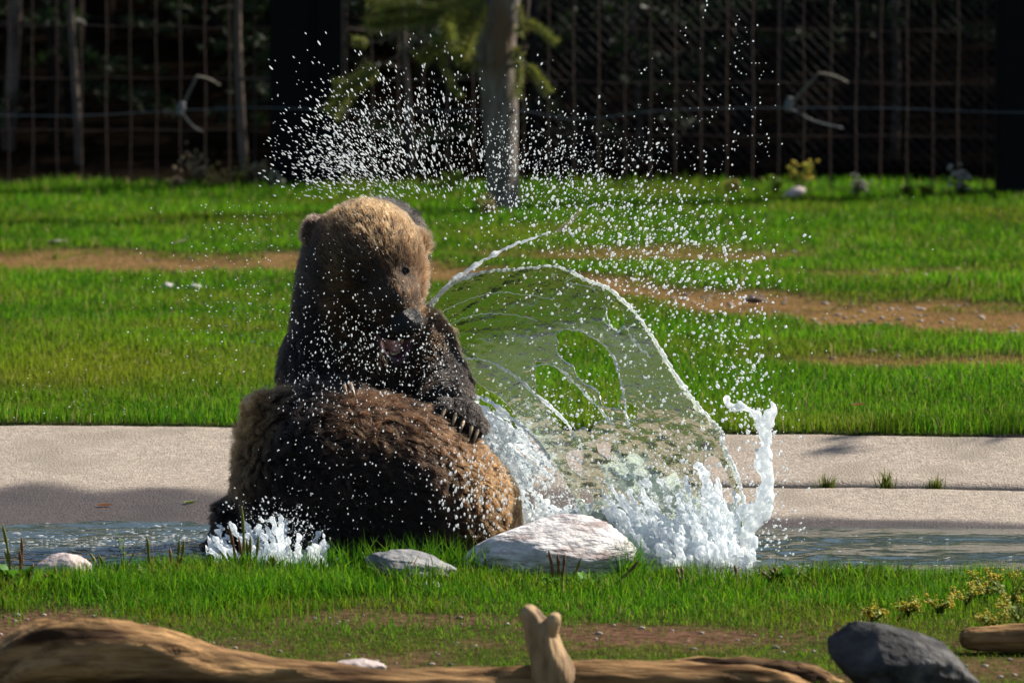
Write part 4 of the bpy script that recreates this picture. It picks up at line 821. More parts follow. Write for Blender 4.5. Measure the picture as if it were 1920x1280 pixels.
# ---- the upright bear
f_ = np.array([0.40, -0.66, -0.64]); f_ /= np.linalg.norm(f_); r_ = np.array([0.94, 0.20, 0.20]); r_ -= f_*(r_@f_); r_ /= np.linalg.norm(r_); u_ = np.cross(f_, r_)*-1
if u_[2] < 0: u_ = -u_
HB = np.stack([f_, r_, u_]); HO = at(686, 468, 45*S)
def H(F, Rr, U): return HO+S*(F*f_+Rr*r_+U*u_)
def HE(F, Rr, U, rf, rr_, ru, k=25): return ('e', H(F, Rr, U), np.array([rf, rr_, ru])*S, k*S, HB)
def HK(a, b, ra, rb, k=22): return ('c', H(*a), H(*b), k*S, ra*S, rb*S)
earL = at(588, 434, 62*S); earR = at(790, 452, 90*S)
pA = [E(695, 900, 190, 150, 140, 200), E(690, 720, 150, 140, 125, 150, 60), E(598, 715, 130, 62, 90, 120, 60), E(790, 690, 135, 55, 80, 105, 50),
      E(668, 590, 125, 100, 105, 120, 60), E(722, 462, 235, 72, 95, 84, 50), E(706, 402, 180, 28, 40, 24, 20), E(655, 520, 130, 88, 100, 110, 50),
      HE(0, 0, 0, 100, 100, 84, 40), HE(40, 0, 22, 62, 74, 52), HE(12, -66, -52, 84, 46, 66), HE(10, 62, -56, 88, 40, 70), HE(-30, 0, -60, 90, 84, 70, 40), HE(8, -58, -112, 62, 40, 62, 30), HE(4, 54, -112, 60, 36, 56, 30),
      HK((36, 0, -8), (112, 2, -24), 72, 57), HK((108, 2, -24), (153, 4, -32), 54, 38, 14), HE(96, 0, 14, 70, 28, 22, 20), HE(56, -44, 10, 28, 24, 24, 16), HE(56, 44, 10, 28, 24, 24, 16),
      HE(84, -28, -48, 62, 22, 28, 14), HE(84, 28, -48, 62, 22, 28, 14),
      HK((10, 0, -100), (112, 0, -168), 56, 33, 22), HE(112, 0, -168, 36, 35, 19, 14),
      ('e', earL, np.array([23, 14, 30])*S, 16*S, rotm('Y', -16)@rotm('Z', 18)), ('e', earR, np.array([13, 18, 22])*S, 16*S, rotm('Y', 26)),
      K((806, 640, 120), (838, 722, 50), 44, 40), K((838, 722, 50), (842, 752, -60), 40, 34), E(860, 788, -118, 46, 42, 36, 20, rotm('Y', 35)),
      K((800, 770, -40), (845, 745, -50), 26, 32),
      K((585, 690, 90), (610, 760, 0), 52, 44), K((610, 760, 0), (645, 742, -70), 42, 34), E(655, 738, -105, 32, 36, 18, 14),
      K((600, 960, 180), (520, 1040, 150), 75, 55, 40), K((800, 960, 170), (860, 1040, 120), 75, 55, 40)]
toe = [((833, 770), (822, 800)), ((854, 778), (845, 812)), ((868, 792), (860, 818)), ((884, 802), (878, 832)), ((895, 808), (886, 838))]
for a, b in toe: pA.append(K((a[0]+4, a[1]-10, -118), (a[0], a[1], -152), 18, 13, 6))
cutA = [('e', H(92, 0, -108), np.array([62, 29, 36])*S, 0, HB), ('e', H(132, 0, -116), np.array([38, 25, 40])*S, 0, HB)]
VA, QA, fA = body(pA, at(480, 1080, -0.40)-[0, 0, 0.0], at(930, 350, 0.70), 0.0085, cutA)
bearA = thing('brown_bear', 'wet brown bear sitting upright in the stream with its mouth open', 'bear', (at(695, 1040, 0.3)[0], 0.3, 0.0))
noseA = H(188, 5, -24); mouthA = H(104, 0, -112); MR = np.array([82, 35, 50])
def colA(p):
    dm_ = np.linalg.norm((p-mouthA)@HB.T/MR/S, axis=1)
    c = np.tile([0.012, 0.007, 0.004], (len(p), 1)); k = (1-sstep(0.85, 1.15, dm_))[:, None]; return c*(1-k)+k*np.array([0.10, 0.05, 0.075]), dm_
ca, _ = colA(VA)
obj('body', mesh_np('body', VA, QA, True, ca), M['skin'], bearA)
def furA(p, nn_):
    n = len(p); q = (p-HO)@HB.T/S; F_, R__, U_ = q.T
    head = 1-sstep(1.25, 1.75, np.sqrt((F_/130)**2+(R__/118)**2+((U_+40)/128)**2)); muz = sstep(75, 120, F_)*head
    px = 960+p[:, 0]/S; zz = p[:, 2]
    arm = sstep(805, 835, px)*(1-sstep(0.80, 0.9, zz)); paw = sstep(0.08, 0.16, -p[:, 1])
    L = 0.052*(1-head)+head*(0.030*(1-muz)+0.017*muz); cheek = sstep(40, 85, np.abs(R__))*head*sstep(20, -30, U_); L = L+0.022*cheek*(1-muz); L = L*(1-0.5*paw)*(1-0.35*arm)
    de = np.minimum(np.linalg.norm(p-earL, axis=1), np.linalg.norm(p-earR, axis=1)); ear = 1-sstep(0.05, 0.075, np.linalg.norm(p-earL, axis=1)); L = L*(1-ear)+0.026*ear
    fl = (p-noseA); fl /= np.linalg.norm(fl, axis=1)[:, None]; fl = fl+np.array([0, 0, -0.55])*sstep(10, -60, U_)[:, None]
    dn_ = np.array([0.0, -0.1, -1.0])+0.25*np.stack([np.sin(zz*9+p[:, 1]*7), 0*zz, 0*zz], -1); fl = fl*head[:, None]+dn_*(1-head)[:, None]
    lift = 0.50*head+0.42*(1-head); lift = lift*(1-0.45*muz)+0.2*ear
    cl_ = 0.35*head+0.85*(1-head)
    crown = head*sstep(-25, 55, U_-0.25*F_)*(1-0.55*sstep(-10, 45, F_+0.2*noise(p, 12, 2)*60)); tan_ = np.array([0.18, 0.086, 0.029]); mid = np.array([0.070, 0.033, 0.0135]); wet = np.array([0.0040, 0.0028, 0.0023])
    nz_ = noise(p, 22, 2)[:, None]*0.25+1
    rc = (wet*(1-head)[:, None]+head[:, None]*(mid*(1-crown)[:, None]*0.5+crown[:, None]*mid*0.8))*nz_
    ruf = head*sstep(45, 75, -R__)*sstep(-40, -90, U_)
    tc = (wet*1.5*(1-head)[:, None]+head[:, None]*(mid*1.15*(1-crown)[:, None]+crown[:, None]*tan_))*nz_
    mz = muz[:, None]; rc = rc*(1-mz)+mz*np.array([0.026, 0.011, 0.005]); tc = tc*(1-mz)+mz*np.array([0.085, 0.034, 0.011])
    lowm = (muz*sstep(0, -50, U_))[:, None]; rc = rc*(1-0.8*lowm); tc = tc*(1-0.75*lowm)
    throat = ((1-sstep(0.0, 0.16, np.abs(zz-at(700, 690, 0)[2])))*sstep(715, 790, px)*(1-arm)*(1-paw))[:, None]; brw = np.array([0.060, 0.030, 0.013]); rc = rc*(1-0.7*throat)+0.5*brw*throat*0.7; tc = tc*(1-0.7*throat)+brw*throat*0.7
    side = (head*sstep(35, 80, np.abs(R__))*(1-muz)+0.6*ruf)[:, None]; tc = tc*(1-0.4*side)+0.4*side*tan_
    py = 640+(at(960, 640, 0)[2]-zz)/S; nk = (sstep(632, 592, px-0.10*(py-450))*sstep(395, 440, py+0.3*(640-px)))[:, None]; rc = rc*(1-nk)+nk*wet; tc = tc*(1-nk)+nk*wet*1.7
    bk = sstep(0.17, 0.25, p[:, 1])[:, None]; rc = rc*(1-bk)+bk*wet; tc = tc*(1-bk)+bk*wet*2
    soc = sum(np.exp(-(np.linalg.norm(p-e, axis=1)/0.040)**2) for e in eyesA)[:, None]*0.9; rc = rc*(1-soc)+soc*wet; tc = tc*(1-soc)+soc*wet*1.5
    e_ = ear[:, None]; rc = rc*(1-e_)+e_*np.array([0.020, 0.012, 0.009]); tc = tc*(1-e_)+e_*np.array([0.055, 0.032, 0.02])
    dnose = np.linalg.norm(p-noseA, axis=1); dm_ = np.linalg.norm((p-mouthA)@HB.T/MR/S, axis=1)
    dens = sstep(0.040, 0.050, dnose)*sstep(1.0, 1.12, dm_); 
    for e in eyesA: dens = dens*sstep(0.008, 0.012, np.linalg.norm(p-e, axis=1))
    return L, fl, lift, cl_, rc, tc, dens, np.full(n, 0.00062)*(1-0.3*muz)
def surf(px, py, fn, y0=-0.6, y1=0.6):
    ys_ = np.linspace(y0, y1, 600); P = at(np.full(600, px), np.full(600, py), ys_); v = fn(P); i = np.argmax(v < 0); return P[i]
eyesA = [surf(759, 507, fA), surf(683, 524, fA)]
iv, it = ico(3)
for e in eyesA:
    o = obj('eye', mesh_np('eye', iv*0.0115+e+[0, 0.005, 0], it, True), M['eye'], bearA)
    lid = MB(); th = np.linspace(0, 6.283, 25)[:-1]; ring = e+[0, -0.004, 0]+np.stack([np.cos(th)*0.0125, 0.003*np.abs(np.cos(th)), np.sin(th)*0.0085], -1)
    V, T, Q = tube(np.vstack([ring, ring[:1]]), 0.0042, 8, False); obj('eyelid', lid.add(V, T, Q).mesh('eyelid'), M['lid'], o)
# nose pad with nostrils
def N_(F, Rr, U, a_, b_, c_, k=6): return ('e', H(184+F*0.98, Rr*0.96+6, -24+U*1.0), np.array([a_*0.95, b_*0.92, c_*1.0])*S, k*S, HB)
pn = [N_(0, 0, 0, 22, 33, 24), N_(2, -17, -6, 18, 17, 17), N_(2, 17, -6, 18, 17, 17), N_(-6, 0, -26, 17, 15, 18, 8), N_(-16, 0, 10, 22, 30, 18, 10)]
cn_ = [N_(22, -15, -8, 13, 8, 8.5), N_(22, 15, -8, 13, 8, 8.5), N_(18, -26, -12, 11, 8, 4), N_(18, 26, -12, 11, 8, 4), N_(24, 0, -22, 9, 1.8, 16)]
Vn, Qn, _ = body(pn, noseA-0.12, noseA+0.12, 0.0034, cn_); obj('nose', mesh_np('nose', Vn, Qn, True), M['nose'], bearA)
# lips, tongue, teeth
def HT(lst, rad, n=10): return MB().add(*tube(spline([list(H(*q)) for q in lst], 40), np.interp(np.linspace(0, 1, 40), np.linspace(0, 1, len(rad)), rad), n))
obj('lower_lip', HT([(28, -34, -86), (58, -38, -124), (92, -36, -150), (122, -27, -164), (144, 0, -166), (122, 27, -164), (92, 36, -150), (58, 38, -124), (28, 34, -86)], np.array([6, 10, 11, 11, 11, 11, 11, 10, 6])*S).mesh('lower_lip'), M['lip'], bearA)
obj('upper_lip', HT([(36, -36, -80), (80, -44, -72), (125, -42, -64), (160, -26, -66), (170, 2, -70), (160, 28, -66), (125, 42, -64), (80, 44, -72), (36, 36, -80)], np.array([4, 7, 8, 7, 7, 7, 8, 7, 4])*S).mesh('upper_lip'), M['nose'], bearA)
pt = [('e', H(84, 0, -134), np.array([46, 22, 11])*S, 8*S, HB), ('e', H(114, 2, -146), np.array([26, 19, 10])*S, 10*S, HB)]
Vt, Qt, _ = body(pt, H(95, 0, -138)-0.12, H(95, 0, -138)+0.12, 0.0035); obj('tongue', mesh_np('tongue', Vt, Qt, True), M['tongue'], bearA)
def tooth(F, Rr, U, L, r, up=1, curve=0.0):
    s = np.linspace(0, 1, 7); P = np.array([H(F-curve*L*k*k, Rr*(1+0.05*k), U+up*L*k) for k in s]); obj('tooth', MB().add(*tube(P, r*S*np.sqrt(np.clip(1-s**2*0.97, 0.02, 1)), 9)).mesh('tooth'), M['tooth'], bearA)
for sd in (-1, 1):
    tooth(124, sd*22, -158, 36, 7.5, 1, 0.15); tooth(146, sd*20, -68, 30, 7, -1, 0.1)
    for k in range(4): tooth(100-k*14, sd*(27+k*0.8), -146+k*8, 16, 6.5)
for k in (-14, -7, 0, 7, 14): tooth(136-abs(k)*0.2, k, -158, 13, 4)
for k in (-12, -4, 4, 12): tooth(158-abs(k)*0.3, k, -64, 12, 4.6, -1)
def claw(a, b, parent, y0, y1, r=0.0062, bow=0.012):
    A_, B_ = at(a[0], a[1], y0), at(b[0], b[1], y1); s = np.linspace(0, 1, 10)[:, None]; P = A_*(1-s)+B_*s+np.array([0, -bow, 0.004])*np.sin(s*np.pi*0.9)
    obj('claw', MB().add(*tube(P, r*np.linspace(1, 0.22, 10), 9)).mesh('claw'), M['claw'], parent)
for a, b in toe: claw((a[0]+1, a[1]-3), (b[0], b[1]), bearA, -0.278, -0.285, 0.0082, 0.020)
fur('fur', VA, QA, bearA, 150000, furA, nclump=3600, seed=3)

# ---- the crouching bear, back towards the camera
pB = [E(852, 965, -120, 122, 135, 128), E(745, 900, -130, 150, 140, 138, 60), E(610, 885, -130, 138, 140, 136, 60), E(540, 830, -80, 82, 100, 92, 40), E(508, 905, -115, 56, 95, 70, 40),
      E(690, 985, -110, 130, 125, 85, 50), E(800, 1010, -120, 140, 120, 70, 50), E(655, 800, -90, 90, 90, 52, 50),
      E(586, 748, -120, 30, 16, 26, 12, rotm('Y', 10)), E(500, 775, -100, 30, 40, 26, 25),
      K((500, 920, -70), (440, 985, -55), 44, 36, 30), K((440, 985, -55), (398, 1062, -50), 34, 30, 16), K((640, 1000, -180), (630, 1075, -190), 62, 52, 30), K((880, 1010, -170), (890, 1075, -180), 70, 55, 30)]
VB, QB, fB = body(pB, at(360, 1090, -0.62), at(1010, 700, 0.12), 0.0095)
bearB = thing('brown_bear', 'shaggy brown bear crouching with its back turned, held by the upright bear', 'bear', (at(720, 1050, -0.2)[0], -0.2, 0.0))
obj('body', mesh_np('body', VB, QB, True, [0.018, 0.011, 0.008]), M['skin'], bearB)
def furB(p, nn_):
    n = len(p); px = 960+p[:, 0]/S*(22/(22+p[:, 1])); py = 640+(at(960, 640, 0)[2]-p[:, 2])/S
    rump = sstep(770, 950, px); fr = 1-sstep(455, 545, px+0.25*(py-760)); leg = sstep(515, 470, px)*sstep(945, 985, py)
    fl = np.stack([0.75+0*px, 0.0*px, -0.55-0.5*rump], -1)+0.55*np.stack([noise(p, 6, 2), noise(p, 6, 2, 9), noise(p, 6, 2, 19)], -1)
    fl = fl*(1-fr)[:, None]+fr[:, None]*(np.stack([-0.35+0*px, 0*px, 0.35-1.2*sstep(800, 950, py)], -1)+0.8*np.stack([noise(p, 9, 2, 3), noise(p, 9, 2, 5), noise(p, 9, 2, 7)], -1))
    L = 0.066+0.014*noise(p, 7, 2)-0.030*rump; low = sstep(930, 1010, py); L = L+0.02*low*(1-rump); L = L*(1-0.7*leg)
    lift = 0.50+0.22*fr-0.16*rump-0.3*leg; cl_ = 0.85-0.4*rump
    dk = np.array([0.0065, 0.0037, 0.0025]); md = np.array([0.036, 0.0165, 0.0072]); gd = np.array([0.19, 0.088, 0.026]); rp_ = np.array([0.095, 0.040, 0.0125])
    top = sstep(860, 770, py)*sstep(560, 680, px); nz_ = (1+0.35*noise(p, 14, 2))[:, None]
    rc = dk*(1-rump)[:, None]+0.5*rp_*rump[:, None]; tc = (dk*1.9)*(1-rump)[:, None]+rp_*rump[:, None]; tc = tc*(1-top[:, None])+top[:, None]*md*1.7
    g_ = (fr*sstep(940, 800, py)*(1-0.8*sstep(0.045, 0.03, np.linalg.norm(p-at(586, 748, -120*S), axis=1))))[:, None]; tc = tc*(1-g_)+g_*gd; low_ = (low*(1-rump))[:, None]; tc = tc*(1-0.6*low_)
    return L, fl, lift, cl_, rc*nz_, tc*nz_, np.ones(n), np.full(n, 0.00068)
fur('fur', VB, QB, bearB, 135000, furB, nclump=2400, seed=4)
for a, b in [((645, 722), (652, 747)), ((657, 720), (666, 745))]: claw(a, b, bearA, -0.25, -0.30, 0.0075)

# ------------------------------------------------------------------ the splash
splash = thing('water_splash', 'arched clear sheet of splashing water with white foaming rim beside the bears', 'splash', (at(1150, 1050, -0.2)[0], -0.2, 0.0))
OUT = np.array([(806, 585), (815, 562), (840, 538), (872, 520), (915, 508), (960, 505), (1000, 501), (1040, 499), (1070, 508), (1098, 524), (1140, 540), (1165, 560), (1190, 585), (1215, 618), (1238, 655), (1262, 695), (1286, 730), (1312, 762), (1338, 792), (1353, 808), (1356, 830), (1366, 855), (1382, 890), (1392, 930), (1398, 975), (1396, 1030), (1388, 1075), (1180, 1082), (1130, 1020), (1085, 950), (1052, 888), (1022, 845), (985, 800), (945, 752), (900, 722), (862, 690), (840, 640), (815, 610)], float)
HOLES = [np.array(h_, float) for h_ in [
    [(1042, 624), (1062, 616), (1088, 620), (1112, 632), (1135, 650), (1152, 675), (1160, 700), (1168, 735), (1158, 765), (1130, 748), (1105, 728), (1080, 700), (1052, 668)],
    [(996, 690), (1010, 680), (1032, 684), (1062, 702), (1088, 728), (1110, 752), (1132, 775), (1128, 800), (1100, 806), (1062, 802), (1040, 790), (1018, 752), (1002, 722)],
    [(1316, 872), (1335, 858), (1352, 868), (1362, 895), (1372, 930), (1366, 948), (1348, 930), (1325, 905)],
    [(1135, 575), (1150, 568), (1168, 580), (1172, 602), (1160, 618), (1142, 605)],
    [(1168, 760), (1182, 752), (1196, 768), (1190, 792), (1175, 790)],
    [(1120, 830), (1140, 822), (1152, 838), (1146, 858), (1126, 852)], [(1060, 850), (1078, 842), (1095, 862), (1100, 895), (1082, 890)], [(1090, 925), (1104, 915), (1118, 940), (1112, 965), (1098, 955)]]]
def poly_sd(p, poly):
    a = poly; b = np.roll(poly, -1, 0); d = np.full(len(p), 1e9); near = np.zeros_like(p); w_ = np.zeros(len(p), bool)
    for i in range(len(a)):
        e = b[i]-a[i]; t = np.clip(((p-a[i])@e)/(e@e), 0, 1); c_ = a[i]+t[:, None]*e; dd = np.linalg.norm(p-c_, axis=1); k = dd < d; d[k] = dd[k]; near[k] = c_[k]
        c1 = (a[i, 1] <= p[:, 1]) != (b[i, 1] <= p[:, 1]); xi = a[i, 0]+(p[:, 1]-a[i, 1])*(e[0]/(e[1] if abs(e[1]) > 1e-9 else 1e-9)); w_ ^= c1 & (p[:, 0] < xi)
    return np.where(w_, -d, d), near
def smooth_poly(P, m): Q = np.vstack([P[-2:], P, P[:3]]); k = len(P); r = spline(Q, (len(Q)-1)*6+1)[12:12+k*6]; return r[::max(1, len(r)//m)] if m else r
def rough_poly(P, a):
    q_ = np.concatenate([P, np.zeros((len(P), 1))], 1); return P+a*np.stack([noise(q_, 0.045, 3, 2), noise(q_, 0.045, 3, 8)], -1)
OUTs = rough_poly(smooth_poly(OUT, 0), 3); HOs = [rough_poly(smooth_poly(h_, 0), 16) for h_ in HOLES]
def sheet_y(px, py):
    """distance of the sheet: thrown from the bear's back, bellying towards the camera, falling into the stream"""
    return 0.26-0.42*sstep(520, 1060, py)-0.20*np.sin(np.clip((px-800)/590, 0, 1)*np.pi)*np.sin(np.clip((py-500)/560, 0, 1)*np.pi*0.9)
gx, gy = np.meshgrid(np.arange(800, 1404, 3.6), np.arange(494, 1088, 3.6)); p2 = np.stack([gx.ravel(), gy.ravel()], -1)
sd, nr_ = poly_sd(p2, OUTs); inside = sd < 0; mv = p2.copy(); mv[~inside] = nr_[~inside]
for h_ in HOs:
    d_, q_ = poly_sd(p2, h_); k = d_ < 0; inside &= ~k; mv[k] = q_[k]
ny_, nx_ = gx.shape; Fq = grid_faces(nx_, ny_); Fq = Fq[inside[Fq].sum(1) >= 1]
ctr = mv[Fq].mean(1); okc = poly_sd(ctr, OUTs)[0] < 0.5
for h_ in HOs: okc &= poly_sd(ctr, h_)[0] > -0.5
Fq = Fq[okc]; used = np.unique(Fq); rm = np.full(len(mv), -1); rm[used] = np.arange(len(used)); Fq = rm[Fq]; P2 = mv[used]
org = np.array([815.0, 620.0]); dv = P2-org; rad_ = np.hypot(*dv.T); ang = np.arctan2(dv[:, 1], dv[:, 0])
bx = sstep(700, 900, P2[:, 1])
def ripple(o): 
    q1 = np.stack([rad_/95, ang*9, 0*rad_+o], -1); q2 = np.stack([P2[:, 0]/18, P2[:, 1]/11, 0*rad_+o+4], -1)
    return 0.0034*noise(q1, 1.0, 3)*(1-0.5*bx)+0.0085*bx*noise(q2, 1.0, 2)+0.0004*np.sin(rad_/9+3*noise(q1, 1, 2, 3))
yb_ = sheet_y(P2[:, 0], P2[:, 1]); th_ = 0.006; A_ = at(P2[:, 0], P2[:, 1], yb_-th_/2-ripple(0)-0.002); B_ = at(P2[:, 0], P2[:, 1], yb_+th_/2+ripple(31)+0.002)
n0 = len(P2); ed = np.concatenate([Fq[:, [i, (i+1) % 4]] for i in range(4)]); es = np.sort(ed, 1); _, ix, ct = np.unique(es, axis=0, return_index=True, return_counts=True); be_ = ed[ix[ct == 1]]
F_all = [np.concatenate([Fq, Fq[:, ::-1]+n0, np.stack([be_[:, 1], be_[:, 0], be_[:, 0]+n0, be_[:, 1]+n0], -1)])]
obj('water_sheet', mesh_np('water_sheet', np.vstack([A_, B_]), F_all, True), M['sheet'], splash)
def rim(pts_, r0, r1, seed, jag=0.5, name='rim', par=splash, m_=None, dy=0.0):
    P = spline(np.asarray(pts_, float), max(24, len(pts_)*9)); rr = np.random.default_rng(seed); n = len(P)
    r0 *= 0.68; r1 *= 0.68
    W = at(P[:, 0], P[:, 1], sheet_y(P[:, 0], P[:, 1])+dy); W = W+rr.normal(0, 0.0018, W.shape); k = np.linspace(0, 1, n)
    r = (r0+(r1-r0)*k)*(1+jag*noise(np.stack([k*n/4, 0*k+seed, 0*k], -1), 1, 2)+0.5*jag*np.abs(rr.normal(0, 0.7, n))); V, T, Q = tube(W, np.clip(r, 0.0012, 1), 9)
    V = V+0.35*r.mean()*np.stack([noise(V, 90, 2, seed), noise(V, 90, 2, seed+3), noise(V, 90, 2, seed+7)], -1)
    obj(name, MB().add(V, T, Q).mesh(name), m_ or M['rim'], par)
rim(OUT[0:9], 0.0085, 0.0050, 1, 0.7); rim(OUT[8:20], 0.0062, 0.0066, 2, 0.7); rim(OUT[19:26], 0.0062, 0.010, 3, 0.8)
rim([(806, 572), (842, 530), (880, 505), (925, 478), (965, 458), (1000, 447), (1030, 436)], 0.012, 0.003, 4, 0.9, dy=0.03)
rim([(1042, 624), (1062, 616), (1088, 620), (1112, 632), (1135, 650), (1152, 675), (1160, 700), (1168, 735), (1172, 760), (1178, 800)], 0.0028, 0.005, 5, 0.6)
rim([(998, 686), (1032, 684), (1062, 702), (1088, 728), (1110, 752), (1132, 775), (1150, 800)], 0.0022, 0.0055, 6, 0.6)
rim([(866, 672), (900, 672), (940, 688), (970, 708), (1000, 735), (1030, 760), (1060, 790), (1080, 822)], 0.0026, 0.0075, 7, 0.8)
rim([(1136, 572), (1140, 600), (1158, 620), (1172, 612), (1190, 640), (1220, 668)], 0.0016, 0.003, 8, 0.6)
rim([(880, 745), (910, 748), (945, 772), (985, 806), (1010, 830), (1030, 860)], 0.010, 0.006, 9, 0.8)
rim([(1316, 872), (1330, 905), (1348, 932), (1366, 950), (1372, 975)], 0.004, 0.009, 10, 0.7)
rim([(1098, 524), (1085, 518), (1060, 530), (1100, 536), (1120, 548)], 0.0016, 0.0022, 11, 0.5)
rim([(826, 585), (880, 560), (930, 548), (985, 552), (1040, 560)], 0.0016, 0.001, 12, 0.5); rim([(835, 610), (890, 590), (950, 588), (1010, 600)], 0.0016, 0.0008, 13, 0.5)
# foaming falls, jets and the churned foot: strands and blobs melted together
def froth(name, chains, blobs, lo, hi, h, seed, nz=0.008):
    rr = np.random.default_rng(seed); pr = []
    for ch in chains:
        pts_, ra, rb = ch[0], ch[1], ch[2]; P = spline([list(at(a, b, y_)) for a, b, y_ in pts_], 2+3*len(pts_)); k = np.linspace(ra, rb, len(P))*rr.uniform(0.6, 1.4, len(P))
        P = P+rr.normal(0, 0.0035, P.shape)
        for i in range(len(P)-1): pr.append(('c', P[i], P[i+1], 0.010, k[i]*S, k[i+1]*S))
    for px, py, y_, rx, rz_, n in blobs:
        for i in range(n): 
            q = rr.normal(0, 0.5, 3); c_ = at(px+q[0]*rx, py+q[1]*rz_, y_+q[2]*rx*S); r = rr.uniform(0.07, 0.26)*min(rx, rz_)*S
            pr.append(('e', c_, np.array([r*rr.uniform(0.7, 1.2), r, r*rr.uniform(0.8, 1.7)]), 0.014))
    lo_, hi_ = np.asarray(lo), np.asarray(hi); n_ = np.ceil((hi_-lo_)/h).astype(int)+1; f = np.full(n_, 1.0); ax = [lo_[i]+h*np.arange(n_[i]) for i in range(3)]
    for q in pr:
        if q[0] == 'c': mn, mx = np.minimum(q[1], q[2])-max(q[4], q[5])-0.03, np.maximum(q[1], q[2])+max(q[4], q[5])+0.03
        else: mn, mx = q[1]-q[2]-0.03, q[1]+q[2]+0.03
        i0 = np.clip(((mn-lo_)/h).astype(int), 0, n_-1); i1 = np.clip(((mx-lo_)/h).astype(int)+1, 0, n_)
        if (i1 <= i0).any(): continue
        sl_ = tuple(slice(i0[i], i1[i]) for i in range(3)); g_ = np.stack(np.meshgrid(*[ax[i][sl_[i]] for i in range(3)], indexing='ij'), -1)
        d = sd_cone(g_, q[1], q[2], q[4], q[5]) if q[0] == 'c' else sd_ell(g_, q[1], q[2]); f[sl_] = smin(f[sl_], d, q[3])
    nr = np.argwhere(np.abs(f) < 0.03); g_ = lo_+h*nr; f[tuple(nr.T)] += nz*noise(g_*[1, 1, 0.7], 42, 2, seed)+0.5*nz*noise(g_, 110, 1, seed+3)
    V, Q = surface_nets(f, lo_, h); o = obj(name, mesh_np(name, V, Q, True), M['froth'], splash); o['kind'] = 'stuff'
J = -0.25
def strands(rng_, n, base, ang, ln, ra, rb, y, bend, side=0.0):
    out = []
    for i in range(n):
        k = rng_.random(); x0 = base[0]+(base[2]-base[0])*k+rng_.normal(0, 8); y0_ = base[1]+(base[3]-base[1])*k+rng_.normal(0, 7)
        a = math.radians(ang[0]+(ang[1]-ang[0])*np.clip((1-k if side < 0 else k)*0.7+0.3*rng_.random(), 0, 1)+rng_.normal(0, 5)); L = ln[0]+(ln[1]-ln[0])*rng_.random()**1.8; d = rng_.uniform(y[0], y[1]); b_ = bend*L*rng_.uniform(0.3, 1.4)
        ux, uy = math.cos(a), -math.sin(a); P = [(x0+ux*L*t, y0_+uy*L*t+b_*t*t, d+0.04*math.sin(3*t+i)) for t in (0, 0.3, 0.6, 0.85, 1.0)]; out.append((P, 0.62*ra*rng_.uniform(0.4, 1.4), 0.62*rb*rng_.uniform(0.5, 1.6)))
    return out
q = np.random.default_rng(77)
froth('foaming_foot', [
    ([(1390, 1050, J), (1402, 1000, J), (1425, 955, J), (1437, 905, J), (1431, 855, J), (1438, 810, J), (1441, 780, J)], 15, 8), ([(1396, 1040, J), (1412, 985, J), (1432, 940, J), (1440, 890, J), (1436, 840, J)], 10, 5), ([(1425, 950, J), (1385, 968, J), (1350, 985, J)], 11, 8), ([(1352, 985, J), (1330, 930, J), (1318, 885, J), (1305, 870, J)], 10, 4),
    ([(1438, 805, J), (1420, 778, J), (1402, 767, J), (1375, 760, J), (1360, 738, J)], 6, 3), ([(1440, 800, J), (1450, 776, J), (1453, 756, J)], 6, 3), ([(1438, 830, J), (1425, 800, J), (1416, 780, J)], 6, 3), ([(1400, 985, J), (1430, 968, J), (1444, 955, J), (1438, 972, J)], 6, 3), ([(1385, 1020, J), (1360, 960, J), (1345, 910, J)], 10, 3)]
    + strands(q, 190, (1190, 1040, 1385, 1066), (128, 96), (50, 190), 8.5, 2.4, (-0.50, 0.0), 0.12) + strands(q, 80, (1230, 1060, 1400, 1068), (120, 70), (25, 80), 9, 4, (-0.6, -0.2), 0.1)
    + strands(q, 60, (1175, 900, 1290, 960), (150, 105), (30, 110), 5, 1.8, (-0.2, 0.05), 0.05),
    [(1300, 1064, J, 110, 16, 60), (1365, 1040, J, 40, 34, 24), (1230, 960, J, 26, 60, 14)],
    at(1130, 1092, -0.68), at(1480, 720, 0.25), 0.0052, 5, 0.007)
froth('foaming_falls', strands(q, 140, (872, 760, 925, 850), (-18, -72), (50, 190), 6.5, 2.6, (-0.05, 0.12), 0.25) + strands(q, 40, (930, 975, 1160, 985), (160, 40), (15, 60), 8, 4, (-0.25, 0.05), 0.2) + [
    ([(868, 770, 0.05), (905, 775, 0.02), (950, 800, 0), (985, 835, 0)], 10, 5), ([(940, 985, -0.1), (1000, 968, -0.1), (1080, 960, -0.1), (1140, 965, -0.1), (1160, 985, -0.1)], 10, 9)],
    [(960, 970, -0.05, 60, 14, 24), (1110, 966, -0.1, 60, 12, 22), (900, 800, 0.03, 18, 40, 8)],
    at(840, 1010, -0.40), at(1200, 700, 0.40), 0.0052, 8, 0.007)
froth('foaming_wash', strands(q, 90, (425, 1060, 612, 1068), (150, 60), (25, 115), 6.0, 2.0, (-0.85, -0.5), 0.1) + [([(455, 930, -0.1), (440, 945, -0.1), (432, 965, -0.1)], 5, 3)],
    [(530, 1062, -0.6, 90, 12, 34)], at(380, 1092, -1.0), at(650, 890, 0.05), 0.0052, 11, 0.007)

